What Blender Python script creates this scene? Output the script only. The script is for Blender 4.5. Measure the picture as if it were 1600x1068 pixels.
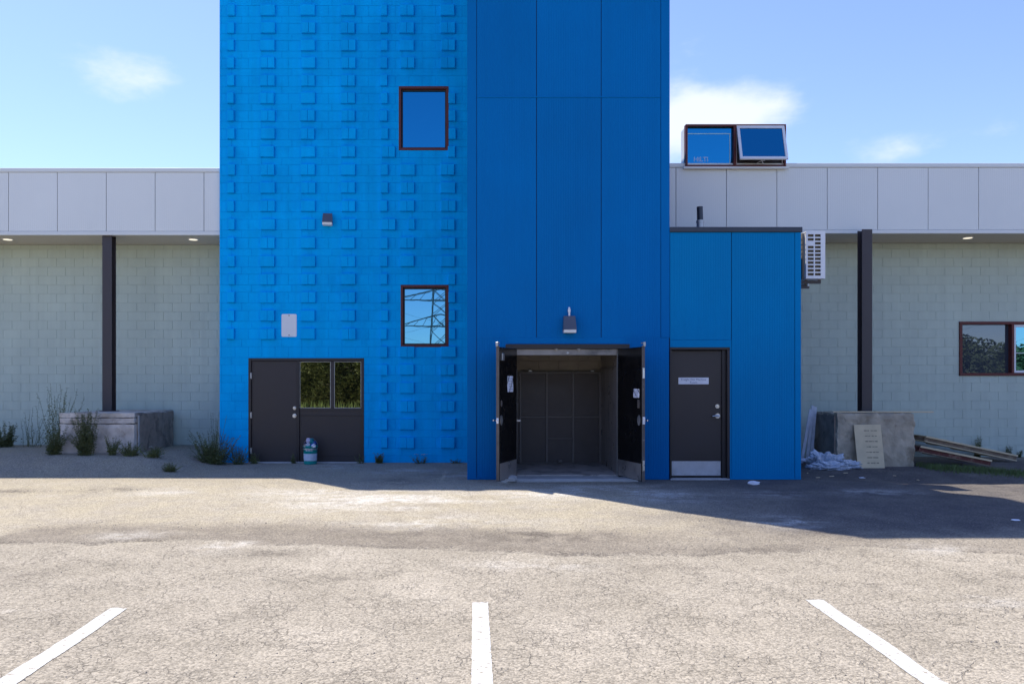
import bpy, bmesh, math, random
import numpy as np
from mathutils import Vector, Matrix, noise as mnoise
for o in list(bpy.data.objects): bpy.data.objects.remove(o)
scn = bpy.context.scene; COL = scn.collection
R = math.radians
# ------------------------------------------------------------------ camera
F, CX, CY, H = 1200.0, 745.0, 600.0, 1.65          # focal length and principal point in photo pixels, eye height
cam = bpy.data.cameras.new('camera'); co = bpy.data.objects.new('camera', cam); COL.objects.link(co)
cam.sensor_width = 36; cam.lens = 36*F/1600; cam.shift_x = (800-CX)/1600; cam.shift_y = (CY-534)/1600
co.location = (0, 0, H); co.rotation_euler = (R(90), 0, 0); cam.clip_start = .05; cam.clip_end = 2000
scn.camera = co
# ------------------------------------------------------------------ light
ELEV = R(62); TR = Vector((.833, -1, 0)).normalized()
travel = Vector((TR.x*math.cos(ELEV), TR.y*math.cos(ELEV), -math.sin(ELEV)))
sl = bpy.data.lights.new('sun', 'SUN'); sl.energy = 2.55; sl.angle = R(.5); sl.color = (1, .925, .81)
so = bpy.data.objects.new('sun', sl); COL.objects.link(so); so.location = (-20, 30, 60)
so.rotation_euler = travel.to_track_quat('-Z', 'Y').to_euler()
w = bpy.data.worlds.new('World'); scn.world = w; w.use_nodes = True
nt = w.node_tree; nt.nodes.clear(); w.cycles.sampling_method = 'MANUAL'; w.cycles.sample_map_resolution = 512
def N(t, typ, **k):
    n = t.nodes.new(typ)
    for a, b in k.items(): setattr(n, a, b)
    return n
def L(t, a, b): t.links.new(a, b)
def math_node(t, op, a, b=None, c=None):
    n = N(t, 'ShaderNodeMath', operation=op)
    for i, v in enumerate((a, b, c)):
        if v is None: continue
        if hasattr(v, 'links'): L(t, v, n.inputs[i])
        else: n.inputs[i].default_value = v
    return n.outputs[0]
sky = N(nt, 'ShaderNodeTexSky', sky_type='NISHITA', sun_disc=False)
sky.sun_elevation = ELEV; sky.sun_rotation = math.atan2(-TR.x, -TR.y)
sky.air_density = 1.0; sky.dust_density = .25; sky.ozone_density = 3.0; sky.altitude = 100
tc = N(nt, 'ShaderNodeTexCoord')
mp = N(nt, 'ShaderNodeMapping'); mp.inputs['Scale'].default_value = (1, 1, 2.1)
L(nt, tc.outputs['Generated'], mp.inputs[0])
nz = N(nt, 'ShaderNodeTexNoise'); nz.inputs['Scale'].default_value = 5.5; nz.inputs['Detail'].default_value = 6; nz.inputs['Roughness'].default_value = .58
L(nt, mp.outputs[0], nz.inputs['Vector'])
acc = math_node(nt, 'MULTIPLY', nz.outputs[0], 1.0)
# a handful of fair-weather clouds, each at its own direction in the sky
for px, py, rx, rz, k in ((1165, 170, .095, .042, .46), (1060, 110, .055, .06, .20), (1365, 236, .05, .024, .26), (1500, 215, .06, .03, .22),
                          (1050, 215, .08, .035, .26), (225, 108, .07, .028, .38), (150, 135, .07, .03, .2)):
    d = Vector(((px-CX)/F, 1, (CY-py)/F)).normalized()
    s = N(nt, 'ShaderNodeVectorMath', operation='SUBTRACT'); L(nt, tc.outputs['Generated'], s.inputs[0]); s.inputs[1].default_value = d
    m = N(nt, 'ShaderNodeVectorMath', operation='MULTIPLY'); L(nt, s.outputs[0], m.inputs[0]); m.inputs[1].default_value = (1/rx, 1/rx, 1/rz)
    ln = N(nt, 'ShaderNodeVectorMath', operation='LENGTH'); L(nt, m.outputs[0], ln.inputs[0])
    e = math_node(nt, 'MULTIPLY', math_node(nt, 'POWER', 2.718, math_node(nt, 'MULTIPLY', math_node(nt, 'MULTIPLY', ln.outputs[1], ln.outputs[1]), -1.0)), k)
    acc = math_node(nt, 'ADD', acc, e)
mr = N(nt, 'ShaderNodeMapRange', interpolation_type='SMOOTHSTEP'); L(nt, acc, mr.inputs[0])
mr.inputs[1].default_value = .66; mr.inputs[2].default_value = 1.02; mr.inputs[4].default_value = .75
mx = N(nt, 'ShaderNodeMix', data_type='RGBA'); L(nt, mr.outputs[0], mx.inputs[0]); sv = N(nt, 'ShaderNodeVectorMath', operation='MULTIPLY'); L(nt, sky.outputs[0], sv.inputs[0]); sv.inputs[1].default_value = (.82, .79, 1.0); L(nt, sv.outputs[0], mx.inputs[6]); mx.inputs[7].default_value = (4.3, 4.4, 4.7, 1)
bg = N(nt, 'ShaderNodeBackground'); bg.inputs[1].default_value = .096; L(nt, mx.outputs[2], bg.inputs[0])
wo = N(nt, 'ShaderNodeOutputWorld'); L(nt, bg.outputs[0], wo.inputs[0])
vs = scn.view_settings; vs.view_transform = 'Standard'; vs.look = 'None'; vs.exposure = 1.45; vs.gamma = 1; vs.use_curve_mapping = False
scn.render.resolution_x = 1024; scn.render.resolution_y = 683
scn.cycles.max_bounces = 6; scn.cycles.diffuse_bounces = 4

# ------------------------------------------------------------------ helpers
def X(px, d): return (px-CX)/F*d
def Z(py, d): return H+(CY-py)/F*d
class MB:
    def __init__(s): s.v = []; s.f = []
    def add(s, vs_, fs):
        n = len(s.v); s.v += [tuple(v) for v in vs_]; s.f += [tuple(i+n for i in f) for f in fs]; return s
    def box(s, x0, x1, y0, y1, z0, z1, M=None):
        p = [Vector(q) for q in ((x0,y0,z0),(x1,y0,z0),(x1,y1,z0),(x0,y1,z0),(x0,y0,z1),(x1,y0,z1),(x1,y1,z1),(x0,y1,z1))]
        if M: p = [M @ q for q in p]
        return s.add(p, ((3,2,1,0),(4,5,6,7),(0,1,5,4),(1,2,6,5),(2,3,7,6),(3,0,4,7)))
    def cbox(s, x0, x1, y0, y1, z0, z1, c=.006, M=None):
        """box with chamfered edges"""
        b = bmesh.new(); bmesh.ops.create_cube(b, size=1)
        for v in b.verts: v.co = ((x0+x1)/2+v.co.x*(x1-x0), (y0+y1)/2+v.co.y*(y1-y0), (z0+z1)/2+v.co.z*(z1-z0))
        bmesh.ops.bevel(b, geom=list(b.edges), offset=c, segments=1, affect='EDGES', profile=.5)
        b.verts.index_update()
        vv = [(M @ v.co) if M else v.co.copy() for v in b.verts]; ff = [[q.index for q in f.verts] for f in b.faces]; b.free()
        return s.add(vv, ff)
    def tube(s, pts, r, n=8, r2=None):
        pts = [Vector(p) for p in pts]; rings = []
        for i, p in enumerate(pts):
            t = (pts[min(i+1, len(pts)-1)]-pts[max(i-1, 0)]).normalized()
            a = t.orthogonal().normalized() if i == 0 else (a - t*a.dot(t)).normalized()
            b = t.cross(a); rr = r if r2 is None else r+(r2-r)*i/(len(pts)-1)
            rings.append([p+(a*math.cos(2*math.pi*k/n)+b*math.sin(2*math.pi*k/n))*rr for k in range(n)])
        fs = []
        for i in range(len(pts)-1):
            for k in range(n): fs.append((i*n+k, i*n+(k+1) % n, (i+1)*n+(k+1) % n, (i+1)*n+k))
        fs.append(tuple(range(n))[::-1]); fs.append(tuple((len(pts)-1)*n+k for k in range(n)))
        return s.add([q for r_ in rings for q in r_], fs)
    def lathe(s, prof, c=(0,0,0), n=24, close=True):
        vv = [(c[0]+r*math.cos(2*math.pi*k/n), c[1]+r*math.sin(2*math.pi*k/n), c[2]+z) for r, z in prof for k in range(n)]
        fs = [(i*n+k, i*n+(k+1) % n, (i+1)*n+(k+1) % n, (i+1)*n+k) for i in range(len(prof)-1) for k in range(n)]
        if close: fs.append(tuple(range(n))[::-1]); fs.append(tuple((len(prof)-1)*n+k for k in range(n)))
        return s.add(vv, fs)
    def mesh(s, name, mat, smooth=False):
        me = bpy.data.meshes.new(name); me.from_pydata(s.v, [], s.f); me.materials.append(mat)
        if smooth: me.polygons.foreach_set('use_smooth', [True]*len(me.polygons))
        return me
    def build(s, name, mat, parent=None, smooth=False, **k): return obj(name, s.mesh(name, mat, smooth), parent, **k)
def obj(name, me, parent=None, label=None, cat=None, group=None, kind=None, loc=None):
    o = bpy.data.objects.new(name, me); COL.objects.link(o)
    if parent: o.parent = parent
    if loc is not None: o.location = loc
    for a, b in (('label', label), ('category', cat), ('group', group), ('kind', kind)):
        if b: o[a] = b
    return o
def thing(name, label, cat, loc=(0,0,0), group=None, rz=0):
    o = obj(name, None, None, label, cat, group, loc=loc); o.rotation_euler.z = rz; o.empty_display_size = .2; return o
def subtract(rects, hole):
    out = []
    hx0, hx1, hz0, hz1 = hole
    for x0, x1, z0, z1 in rects:
        if hx0 >= x1 or hx1 <= x0 or hz0 >= z1 or hz1 <= z0: out.append((x0, x1, z0, z1)); continue
        if hx0 > x0: out.append((x0, hx0, z0, z1))
        if hx1 < x1: out.append((hx1, x1, z0, z1))
        a, b = max(x0, hx0), min(x1, hx1)
        if hz0 > z0: out.append((a, b, z0, hz0))
        if hz1 < z1: out.append((a, b, hz1, z1))
    return out

# ------------------------------------------------------------------ materials
def mat(name, col, rough=.6, var=.12, vs_=3.0, bump=0.0, bs=60.0, metal=0.0, spec=.5, col2=None, c2s=1.2, c2lo=.5, c2hi=.65, emit=None, trans=0, streak=0, orand=0):
    m = bpy.data.materials.new(name); m.use_nodes = True; t = m.node_tree; b = t.nodes['Principled BSDF']
    g = N(t, 'ShaderNodeNewGeometry')
    n1 = N(t, 'ShaderNodeTexNoise'); n1.inputs['Scale'].default_value = vs_; n1.inputs['Detail'].default_value = 3; L(t, g.outputs['Position'], n1.inputs['Vector'])
    r1 = N(t, 'ShaderNodeMapRange'); L(t, n1.outputs[0], r1.inputs[0]); r1.inputs[1].default_value = .25; r1.inputs[2].default_value = .75
    r1.inputs[3].default_value = 1-var; r1.inputs[4].default_value = 1+var
    vm = N(t, 'ShaderNodeVectorMath', operation='SCALE'); vm.inputs[0].default_value = col; L(t, r1.outputs[0], vm.inputs['Scale'])
    out = vm.outputs[0]
    if col2:
        n2 = N(t, 'ShaderNodeTexNoise'); n2.inputs['Scale'].default_value = c2s; n2.inputs['Detail'].default_value = 5; n2.inputs['Roughness'].default_value = .65
        L(t, g.outputs['Position'], n2.inputs['Vector'])
        r2 = N(t, 'ShaderNodeMapRange', interpolation_type='SMOOTHSTEP'); L(t, n2.outputs[0], r2.inputs[0]); r2.inputs[1].default_value = c2lo; r2.inputs[2].default_value = c2hi
        mx_ = N(t, 'ShaderNodeMix', data_type='RGBA'); L(t, r2.outputs[0], mx_.inputs[0]); L(t, out, mx_.inputs[6]); mx_.inputs[7].default_value = (*col2, 1); out = mx_.outputs[2]
    if streak:
        mp_ = N(t, 'ShaderNodeMapping'); mp_.inputs['Scale'].default_value = (9, 9, .55); L(t, g.outputs['Position'], mp_.inputs[0])
        n4 = N(t, 'ShaderNodeTexNoise'); n4.inputs['Scale'].default_value = 1; n4.inputs['Detail'].default_value = 4; L(t, mp_.outputs[0], n4.inputs['Vector'])
        r4 = N(t, 'ShaderNodeMapRange'); L(t, n4.outputs[0], r4.inputs[0]); r4.inputs[1].default_value = .3; r4.inputs[2].default_value = .7; r4.inputs[3].default_value = 1-streak; r4.inputs[4].default_value = 1+streak
        v4 = N(t, 'ShaderNodeVectorMath', operation='SCALE'); L(t, out, v4.inputs[0]); L(t, r4.outputs[0], v4.inputs['Scale']); out = v4.outputs[0]
    if orand:
        oi_ = N(t, 'ShaderNodeObjectInfo'); r5 = N(t, 'ShaderNodeMapRange'); L(t, oi_.outputs['Random'], r5.inputs[0]); r5.inputs[3].default_value = 1-orand; r5.inputs[4].default_value = 1+orand
        v5 = N(t, 'ShaderNodeVectorMath', operation='SCALE'); L(t, out, v5.inputs[0]); L(t, r5.outputs[0], v5.inputs['Scale']); out = v5.outputs[0]
    L(t, out, b.inputs['Base Color'])
    b.inputs['Metallic'].default_value = metal; b.inputs['Specular IOR Level'].default_value = spec
    rr = N(t, 'ShaderNodeMapRange'); L(t, n1.outputs[0], rr.inputs[0]); rr.inputs[1].default_value = .3; rr.inputs[2].default_value = .7
    rr.inputs[3].default_value = max(.02, rough-.08); rr.inputs[4].default_value = min(1, rough+.08); L(t, rr.outputs[0], b.inputs['Roughness'])
    if bump:
        n3 = N(t, 'ShaderNodeTexNoise'); n3.inputs['Scale'].default_value = bs; n3.inputs['Detail'].default_value = 3; L(t, g.outputs['Position'], n3.inputs['Vector'])
        bp = N(t, 'ShaderNodeBump'); bp.inputs['Strength'].default_value = bump; bp.inputs['Distance'].default_value = .01; L(t, n3.outputs[0], bp.inputs['Height']); L(t, bp.outputs[0], b.inputs['Normal'])
    if emit: b.inputs['Emission Color'].default_value = (*emit[:3], 1); b.inputs['Emission Strength'].default_value = emit[3]
    if trans: b.inputs['Transmission Weight'].default_value = trans
    return m
def glass(name, tint, refl, body, rough=.0):
    m = bpy.data.materials.new(name); m.use_nodes = True; t = m.node_tree; t.nodes.clear()
    g = N(t, 'ShaderNodeNewGeometry'); n1 = N(t, 'ShaderNodeTexNoise'); n1.inputs['Scale'].default_value = 2.2; L(t, g.outputs['Position'], n1.inputs['Vector'])
    bp = N(t, 'ShaderNodeBump'); bp.inputs['Strength'].default_value = .012; bp.inputs['Distance'].default_value = .02; L(t, n1.outputs[0], bp.inputs['Height'])
    gl = N(t, 'ShaderNodeBsdfGlossy'); gl.inputs['Color'].default_value = (*tint, 1); gl.inputs['Roughness'].default_value = rough; L(t, bp.outputs[0], gl.inputs['Normal'])
    df = N(t, 'ShaderNodeBsdfDiffuse'); df.inputs['Color'].default_value = (*body, 1)
    mx_ = N(t, 'ShaderNodeMixShader'); mx_.inputs[0].default_value = refl; L(t, df.outputs[0], mx_.inputs[1]); L(t, gl.outputs[0], mx_.inputs[2])
    o = N(t, 'ShaderNodeOutputMaterial'); L(t, mx_.outputs[0], o.inputs[0]); return m
MT = dict(
 blue=mat('blue_masonry_paint', (.0, .41, .87), .75, .07, 1.6, .3, 90, spec=.06, col2=(.0, .365, .80), c2s=.9, streak=.05, orand=.035),
 bluejoint=mat('blue_mortar_paint', (.0, .35, .78), .75, .08, 2, spec=.06),
 panel=mat('blue_metal_panel', (.0, .15, .425), .55, .05, .8, spec=.07, streak=.022, orand=.03),
 panelj=mat('blue_panel_joint', (.003, .045, .17), .6, .05),
 greyblk=mat('grey_block_paint', (.52, .59, .50), .8, .05, 1.1, .35, 70, spec=.12, col2=(.485, .55, .47), c2s=.7, c2lo=.45, c2hi=.7, streak=.04, orand=.01),
 greyjoint=mat('grey_mortar_paint', (.49, .555, .475), .85, .08, 3, spec=.2),
 fascia=mat('pale_grey_metal', (.77, .79, .75), .5, .03, .6, spec=.15, orand=.012),
 fascjoint=mat('fascia_joint_grey', (.16, .165, .19), .6, .05),
 trim=mat('fascia_trim_grey', (.73, .75, .72), .5, .03, 1, spec=.2),
 soffit=mat('beige_soffit', (.58, .53, .44), .7, .05, .7),
 dark=mat('dark_brown_door_paint', (.036, .0275, .0265), .45, .12, 2.5, .08, 40),
 darkframe=mat('dark_brown_frame_paint', (.026, .0205, .02), .45, .1, 3),
 black=mat('black_gloss_door_paint', (.006, .006, .0065), .22, .2, 4, .06, 12, col2=(.03, .028, .027), c2s=5, c2lo=.68, c2hi=.8),
 edge=mat('worn_brown_door_edge', (.10, .085, .075), .55, .25, 9, col2=(.25, .23, .21), c2s=14, c2lo=.6, c2hi=.7),
 column=mat('brown_steel_paint', (.052, .042, .043), .5, .08, 2),
 red=mat('red_oxide_frame_paint', (.115, .022, .018), .6, .2, 8, .1, 60),
 white=mat('white_enamel', (.78, .79, .80), .4, .03, 4),
 whitev=mat('white_vinyl', (.74, .76, .79), .45, .03, 4),
 steel=mat('brushed_steel', (.62, .63, .64), .32, .08, 12, metal=1.0),
 gsteel=mat('galvanised_steel', (.45, .45, .44), .42, .15, 9, metal=.75),
 carwall=mat('grey_car_steel', (.30, .27, .245), .34, .15, 3, .08, 6, metal=.35, col2=(.13, .12, .115), c2s=2.2, c2lo=.5, c2hi=.75),
 carfloor=mat('worn_plate_floor', (.44, .40, .36), .55, .2, 4, .15, 40, col2=(.2, .185, .17), c2s=3),
 gate=mat('black_gate_steel', (.085, .069, .06), .5, .2, 3, .1, 10, col2=(.13, .11, .095), c2s=2.3, c2lo=.58, c2hi=.8),
 gatebar=mat('gate_bar_steel', (.17, .15, .135), .45, .15, 6),
 shaft=mat('shaft_block_grey', (.38, .335, .28), .85, .15, 4, .3, 50),
 cap=mat('charcoal_flashing', (.028, .034, .048), .4, .05, 2),
 concrete=mat('weathered_concrete', (.47, .40, .29), .9, .28, 4.5, .7, 45, col2=(.28, .225, .15), c2s=2.6, c2lo=.5, c2hi=.72),
 concw=mat('whitewashed_concrete', (.54, .49, .43), .9, .3, 4.0, .7, 40, col2=(.26, .22, .185), c2s=2.2, c2lo=.5, c2hi=.7),
 dkconc=mat('dark_concrete_side', (.30, .24, .185), .9, .3, 4, .6, 40, col2=(.18, .14, .105), c2s=3),  # darker concrete tone for the footing sides
 sill=mat('concrete_sill', (.42, .42, .41), .85, .15, 6, .4, 60),
 ply=mat('plywood_sheet', (.70, .56, .34), .75, .1, 5, .1, 60),
 wood=mat('weathered_wood', (.21, .15, .10), .8, .25, 7, .3, 60, col2=(.32, .25, .17), c2s=6),
 redwood=mat('faded_red_wood', (.13, .035, .028), .8, .3, 8, .3, 60, col2=(.22, .14, .1), c2s=8),
 greywood=mat('greyed_board', (.62, .63, .66), .75, .15, 9, .2, 60),
 plastic=mat('crumpled_clear_plastic', (.62, .68, .76), .18, .15, 12, trans=.25),
 teal=mat('teal_pail_plastic', (.0, .30, .27), .35, .08, 6),
 label=mat('pail_label', (.55, .62, .70), .5, .1, 20),
 lamp=mat('slate_lamp_housing', (.085, .095, .125), .4, .06, 5),
 lens=mat('lamp_lens', (.78, .76, .70), .3, .04, 5),
 dlight=mat('downlight_lens', (.8, .78, .70), .4, .02, 5, emit=(1, .9, .7, .35)),
 paper=mat('white_paper', (.75, .76, .80), .8, .03, 8),
 ink=mat('printed_ink', (.20, .22, .32), .8, .1, 8),
 ink2=mat('faint_printed_ink', (.40, .43, .55), .8, .1, 8),
 sticker=mat('faded_sticker', (.38, .55, .80), .6, .1, 8),
 stem=mat('weed_stem', (.085, .10, .035), .8, .2, 9),
 leafa=mat('weed_leaf', (.14, .165, .06), .65, .35, 12),
 leafb=mat('dark_weed_leaf', (.105, .125, .048), .7, .35, 12),
 flower=mat('white_umbel_flower', (.66, .66, .56), .8, .1, 20),
 grass=mat('lot_grass', (.105, .15, .04), .7, .35, 9),
 paint=mat('worn_white_line_paint', (.51, .51, .485), .75, .06, 6, .3, 120, col2=(.30, .26, .20), c2s=24, c2lo=.595, c2hi=.63),
 stone=mat('grey_stone', (.19, .172, .15), .9, .35, 22, .4, 70),
 crown=mat('tree_leaf', (.115, .14, .048), .65, .4, 3), bark=mat('tree_bark', (.10, .08, .06), .9, .25, 6, .6, 30),
 pylon=mat('pylon_steel', (.10, .11, .12), .6, .1, 3, metal=.2),
 glassb=glass('blue_reflective_glass', (.02, .27, .48), .86, (.004, .012, .03)),
 glassp=glass('pale_reflective_glass', (.13, .37, .52), .86, (.01, .02, .03)),
 glassd=glass('dark_door_glass', (.72, .70, .52), .74, (.012, .012, .01)),
 glassg=glass('grey_window_glass', (.42, .50, .58), .22, (.05, .06, .08)),
)
# ------------------------------------------------------------------ ground
rng = np.random.default_rng(7)
_lat = rng.random((8, 256, 256))
def vnoise(x, y, k=0):
    xi = np.floor(x).astype(int); yi = np.floor(y).astype(int); fx = x-xi; fy = y-yi
    fx = fx*fx*(3-2*fx); fy = fy*fy*(3-2*fy); T = _lat[k % 8]
    a = T[xi % 256, yi % 256]; b = T[(xi+1) % 256, yi % 256]; c = T[xi % 256, (yi+1) % 256]; d = T[(xi+1) % 256, (yi+1) % 256]
    return (a*(1-fx)+b*fx)*(1-fy)+(c*(1-fx)+d*fx)*fy
def fbm(x, y, s, o=4, k=0):
    t = 0; a = .5; n = 0
    for i in range(o): t = t+a*vnoise(x*s+17*i, y*s+31*i, k+i); n += a; a *= .5; s *= 2.03
    return t/n
def sst(a, b, x): t = np.clip((x-a)/(b-a), 0, 1); return t*t*(3-2*t)
def relief(x, y):
    """height of the lot: level in front, banked up to the left wing, a shallow dip added along the building to shift its shadow edge"""
    z = .27*sst(13.6, 15.4, y)*(1-sst(-6.5, -5.2, x))*(1-sst(22, 30, y))
    z = z - (.03+.105*sst(5.8, 8.2, x))*np.exp(-((y-13.75)/.75)**2)*np.where((x > -.6) & (x < 6.0), .15, 1)  # added dip, deeper on the right, pulls the roof shadow edge forward
    z = z + (fbm(x, y, .35, 3, 2)-.5)*.05*sst(1, 3, np.abs(y-13.4)+0*x)*(1-sst(12.5, 13.1, y)*1.0)
    return z
def patchmask(x, y, edge=False):
    """older overlay patches of darker asphalt with ragged edges (returns 0..1)"""
    wx = x+(fbm(x, y, 1.3, 4, 1)-.5)*.9; wy = y+(fbm(x, y, 1.1, 4, 3)-.5)*.55+(fbm(x, y, 6.0, 3, 5)-.5)*.16
    yy = 7.72-.16*np.sin(wx*.9+.6)-.05*wx*(wx < 0)
    m1 = sst(-.02, .05, wy-yy)*(1-sst(.35, 1.1, wy-yy-.35))*sst(-5.35, -5.0, wx)*(1-sst(.8, 3.4, wx)*.75)
    yr = 7.72-.55*sst(3.2, 6.2, wx)+.1*np.sin(wx*1.7)
    m2 = sst(-.02, .06, wy-yr)*sst(2.2, 3.0, wx)*(1-sst(.9, 2.4, wy-yr)*.35)
    if edge:
        e1 = np.exp(-((wy-yy+.01)/.035)**2)*sst(-5.35, -5.0, wx)*(1-sst(2.5, 3.6, wx))
        e2 = np.exp(-((wy-yr+.01)/.03)**2)*sst(2.2, 3.0, wx)
        return np.clip(np.maximum(e1, e2), 0, 1)
    return np.clip(np.maximum(m1, .72*m2), 0, 1)
def height(x, y):
    z = relief(x, y)
    z = z+.012*patchmask(x, y)*(1-sst(12.9, 13.2, y))
    return z
def axis(lo, hi, step, far, grow=1.28):
    a = list(np.arange(lo, hi+1e-6, step)) if not callable(step) else None
    if a is None:
        a = [lo]
        while a[-1] < hi: a.append(a[-1]+step(a[-1]))
    s = .1
    left = []; q = a[0]
    while q > -far: s *= grow; q -= s; left.append(q)
    s = .1; right = []; q = a[-1]
    while q < far: s *= grow; q += s; right.append(q)
    return np.array(left[::-1]+a+right)
gx = axis(-9.5, 12.5, .033, 600); gy = axis(3.2, 17.8, lambda d: max(.018, .0042*d), 600)
GX, GY = np.meshgrid(gx, gy); nx, ny = len(gx), len(gy)
near = (GX > -16) & (GX < 18) & (GY > -3) & (GY < 19)
pm = np.where(near, patchmask(GX, GY), 0.0)
GZ = np.where(near, height(GX, GY), np.where(np.abs(GX) < 40, relief(GX, np.clip(GY, -50, 60)), 0))
fine = (fbm(GX, GY, 9, 3, 4)-.5)*.007+(fbm(GX, GY, 2.2, 3, 5)-.5)*.018
GZ = GZ+np.where(near, fine, 0)*np.where(GY > 13.1, .3, 1)
# stains and dust (own shapes): white lime spills, pale dust plus a painted lift of the shaded strip, dark crumbled asphalt
def blobs(lst):
    t = np.zeros_like(GX)
    for px, py, rpx, rpy, k in lst:
        d0 = H*F/(py-CY); x0 = X(px, d0); rx = rpx/F*d0; ry = abs(H*F/(py-rpy-CY)-H*F/(py+rpy-CY))/2
        t = np.maximum(t, k*np.exp(-((GX-x0)/rx)**2-((GY-d0)/ry)**2))
    return t
nA = fbm(GX, GY, 2.6, 5, 6); nB = fbm(GX, GY, 7.0, 5, 1); nC = fbm(GX*.45, GY*1.6, 2.2, 5, 0)
white = blobs([(350,851,34,8,1.3),(215,838,60,7,.55),(600,782,170,14,.85),(480,770,90,7,.7),(690,815,120,9,.7),(250,770,60,6,.5),(860,772,90,8,.7),
               (1460,862,70,9,.5),(830,882,80,9,.55),(930,765,100,9,.9),(1040,775,60,8,.75),(700,741,60,4,.8),(620,734,60,4,.7),(860,752,60,5,.9),
               (1235,815,50,9,.85),(1370,770,70,5,.6),(40,955,40,4,.6),(520,728,50,4,.6),(1190,772,60,5,.4),(1560,940,60,12,.5)])
whitem = np.clip(white*sst(.36, .66, nC*.6+nB*.4)*1.2, 0, 1)
darkb = blobs([(620,750,40,6,1),(1240,811,40,7,.8),(1300,832,60,9,.6),(1470,772,45,5,.9),(850,835,110,14,.75),(660,830,130,14,.5),(180,765,60,4,.8),(20,767,30,3,.8),(360,792,25,3,.7),
               (540,900,30,4,.6),(615,802,14,3,.9),(1200,858,160,6,.6),(1570,905,60,6,.6),(40,898,40,7,.5),(420,862,80,5,.6),(730,742,90,7,.45),(1050,885,60,6,.5)])
darkm = np.clip(darkb*sst(.34, .62, nB*.6+nA*.4)*1.15, 0, 1)
darkm = np.maximum(darkm, np.where(near, patchmask(GX, GY, True), 0)*sst(.35, .6, nA)*.85)
# fresher black asphalt beside the machine room, bleached and dusty lot in front
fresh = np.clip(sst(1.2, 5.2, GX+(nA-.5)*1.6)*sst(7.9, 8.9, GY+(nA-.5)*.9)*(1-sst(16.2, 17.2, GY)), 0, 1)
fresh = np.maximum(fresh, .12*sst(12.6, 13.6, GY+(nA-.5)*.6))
dust_shadelift = sst(7.7, 8.6, GY+(nA-.5)*.8)*(1-sst(12.4, 13.4, GY+(nA-.5)*.5))*(1-fresh)
dust_shadelift = np.maximum(dust_shadelift, sst(12.3, 13.3, GY)*(1-sst(.4, 3.0, GX+(nA-.5)*2))*(1-sst(20, 24, GY))*(GX > -16))  # paler colour painted along the wall to lift the shaded asphalt
crk = np.clip((1-sst(7.0, 7.9, GY+(nA-.5)*1.2))*1.0+.15, 0, 1)
me = bpy.data.meshes.new('ground'); me.vertices.add(nx*ny)
me.vertices.foreach_set('co', np.stack([GX, GY, GZ], -1).astype(np.float32).ravel())
ii = (np.arange(ny-1)[:, None]*nx+np.arange(nx-1)[None]).ravel()
q = np.stack([ii, ii+1, ii+nx+1, ii+nx], -1).astype(np.int32)
me.loops.add(q.size); me.loops.foreach_set('vertex_index', q.ravel())
me.polygons.add(len(q)); me.polygons.foreach_set('loop_start', np.arange(0, q.size, 4, dtype=np.int32))
me.polygons.foreach_set('use_smooth', np.ones(len(q), dtype=bool))
me.update(calc_edges=True)
for nm, arr in (('patchmask', pm), ('whitestain', whitem), ('darkcrumble', darkm), ('freshtar', fresh), ('dust_shadelift', dust_shadelift), ('cracking', crk)):
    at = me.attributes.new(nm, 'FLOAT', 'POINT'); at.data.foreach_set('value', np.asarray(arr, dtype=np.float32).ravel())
gm = bpy.data.materials.new('worn_asphalt'); gm.use_nodes = True; t = gm.node_tree; pb = t.nodes['Principled BSDF']
geo = N(t, 'ShaderNodeNewGeometry'); pos = geo.outputs['Position']
def A(n_): a = N(t, 'ShaderNodeAttribute', attribute_name=n_); return a.outputs['Fac']
def nz_(scale, detail=4, rough=.6):
    n = N(t, 'ShaderNodeTexNoise'); n.inputs['Scale'].default_value = scale; n.inputs['Detail'].default_value = detail; n.inputs['Roughness'].default_value = rough; L(t, pos, n.inputs['Vector']); return n.outputs[0]
def rng_(v, a, b, c=0, d=1, sm=True):
    n = N(t, 'ShaderNodeMapRange', interpolation_type='SMOOTHSTEP' if sm else 'LINEAR'); L(t, v, n.inputs[0])
    for i, q_ in enumerate((a, b, c, d)): n.inputs[i+1].default_value = q_
    return n.outputs[0]
def mixc(f, a, b):
    n = N(t, 'ShaderNodeMix', data_type='RGBA')
    for i, q_ in ((0, f), (6, a), (7, b)):
        if hasattr(q_, 'links'): L(t, q_, n.inputs[i])
        else: n.inputs[i].default_value = q_ if i == 0 else (*q_, 1)
    return n.outputs[2]
mul = lambda a, b: math_node(t, 'MULTIPLY', a, b)
c = mixc(rng_(nz_(1.1), .3, .7), (.305, .271, .212), (.385, .344, .274))
c = mixc(rng_(nz_(.45, 3), .35, .65, 0, .5), c, (.275, .244, .19))
c = mixc(mul(A('dust_shadelift'), rng_(nz_(2.0), .25, .7)), c, (.37, .325, .235))
c = mixc(mul(A('patchmask'), rng_(nz_(3.1), .2, .7, .55, 1)), c, (.205, .178, .14))
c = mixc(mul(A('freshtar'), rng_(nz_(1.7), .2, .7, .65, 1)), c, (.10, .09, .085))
c = mixc(mul(A('darkcrumble'), rng_(nz_(26, 4), .35, .6, .3, 1)), c, (.085, .072, .06))
c = mixc(mul(A('whitestain'), rng_(nz_(6, 5), .3, .65, .35, 1)), c, (.57, .545, .49))
agg = N(t, 'ShaderNodeTexVoronoi'); agg.inputs['Scale'].default_value = 75; L(t, pos, agg.inputs['Vector'])
hs = N(t, 'ShaderNodeSeparateColor'); L(t, agg.outputs['Color'], hs.inputs[0])
sc = N(t, 'ShaderNodeVectorMath', operation='SCALE'); L(t, c, sc.inputs[0]); L(t, rng_(hs.outputs[0], 0, 1, .64, 1.36, False), sc.inputs['Scale']); c = sc.outputs[0]
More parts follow.
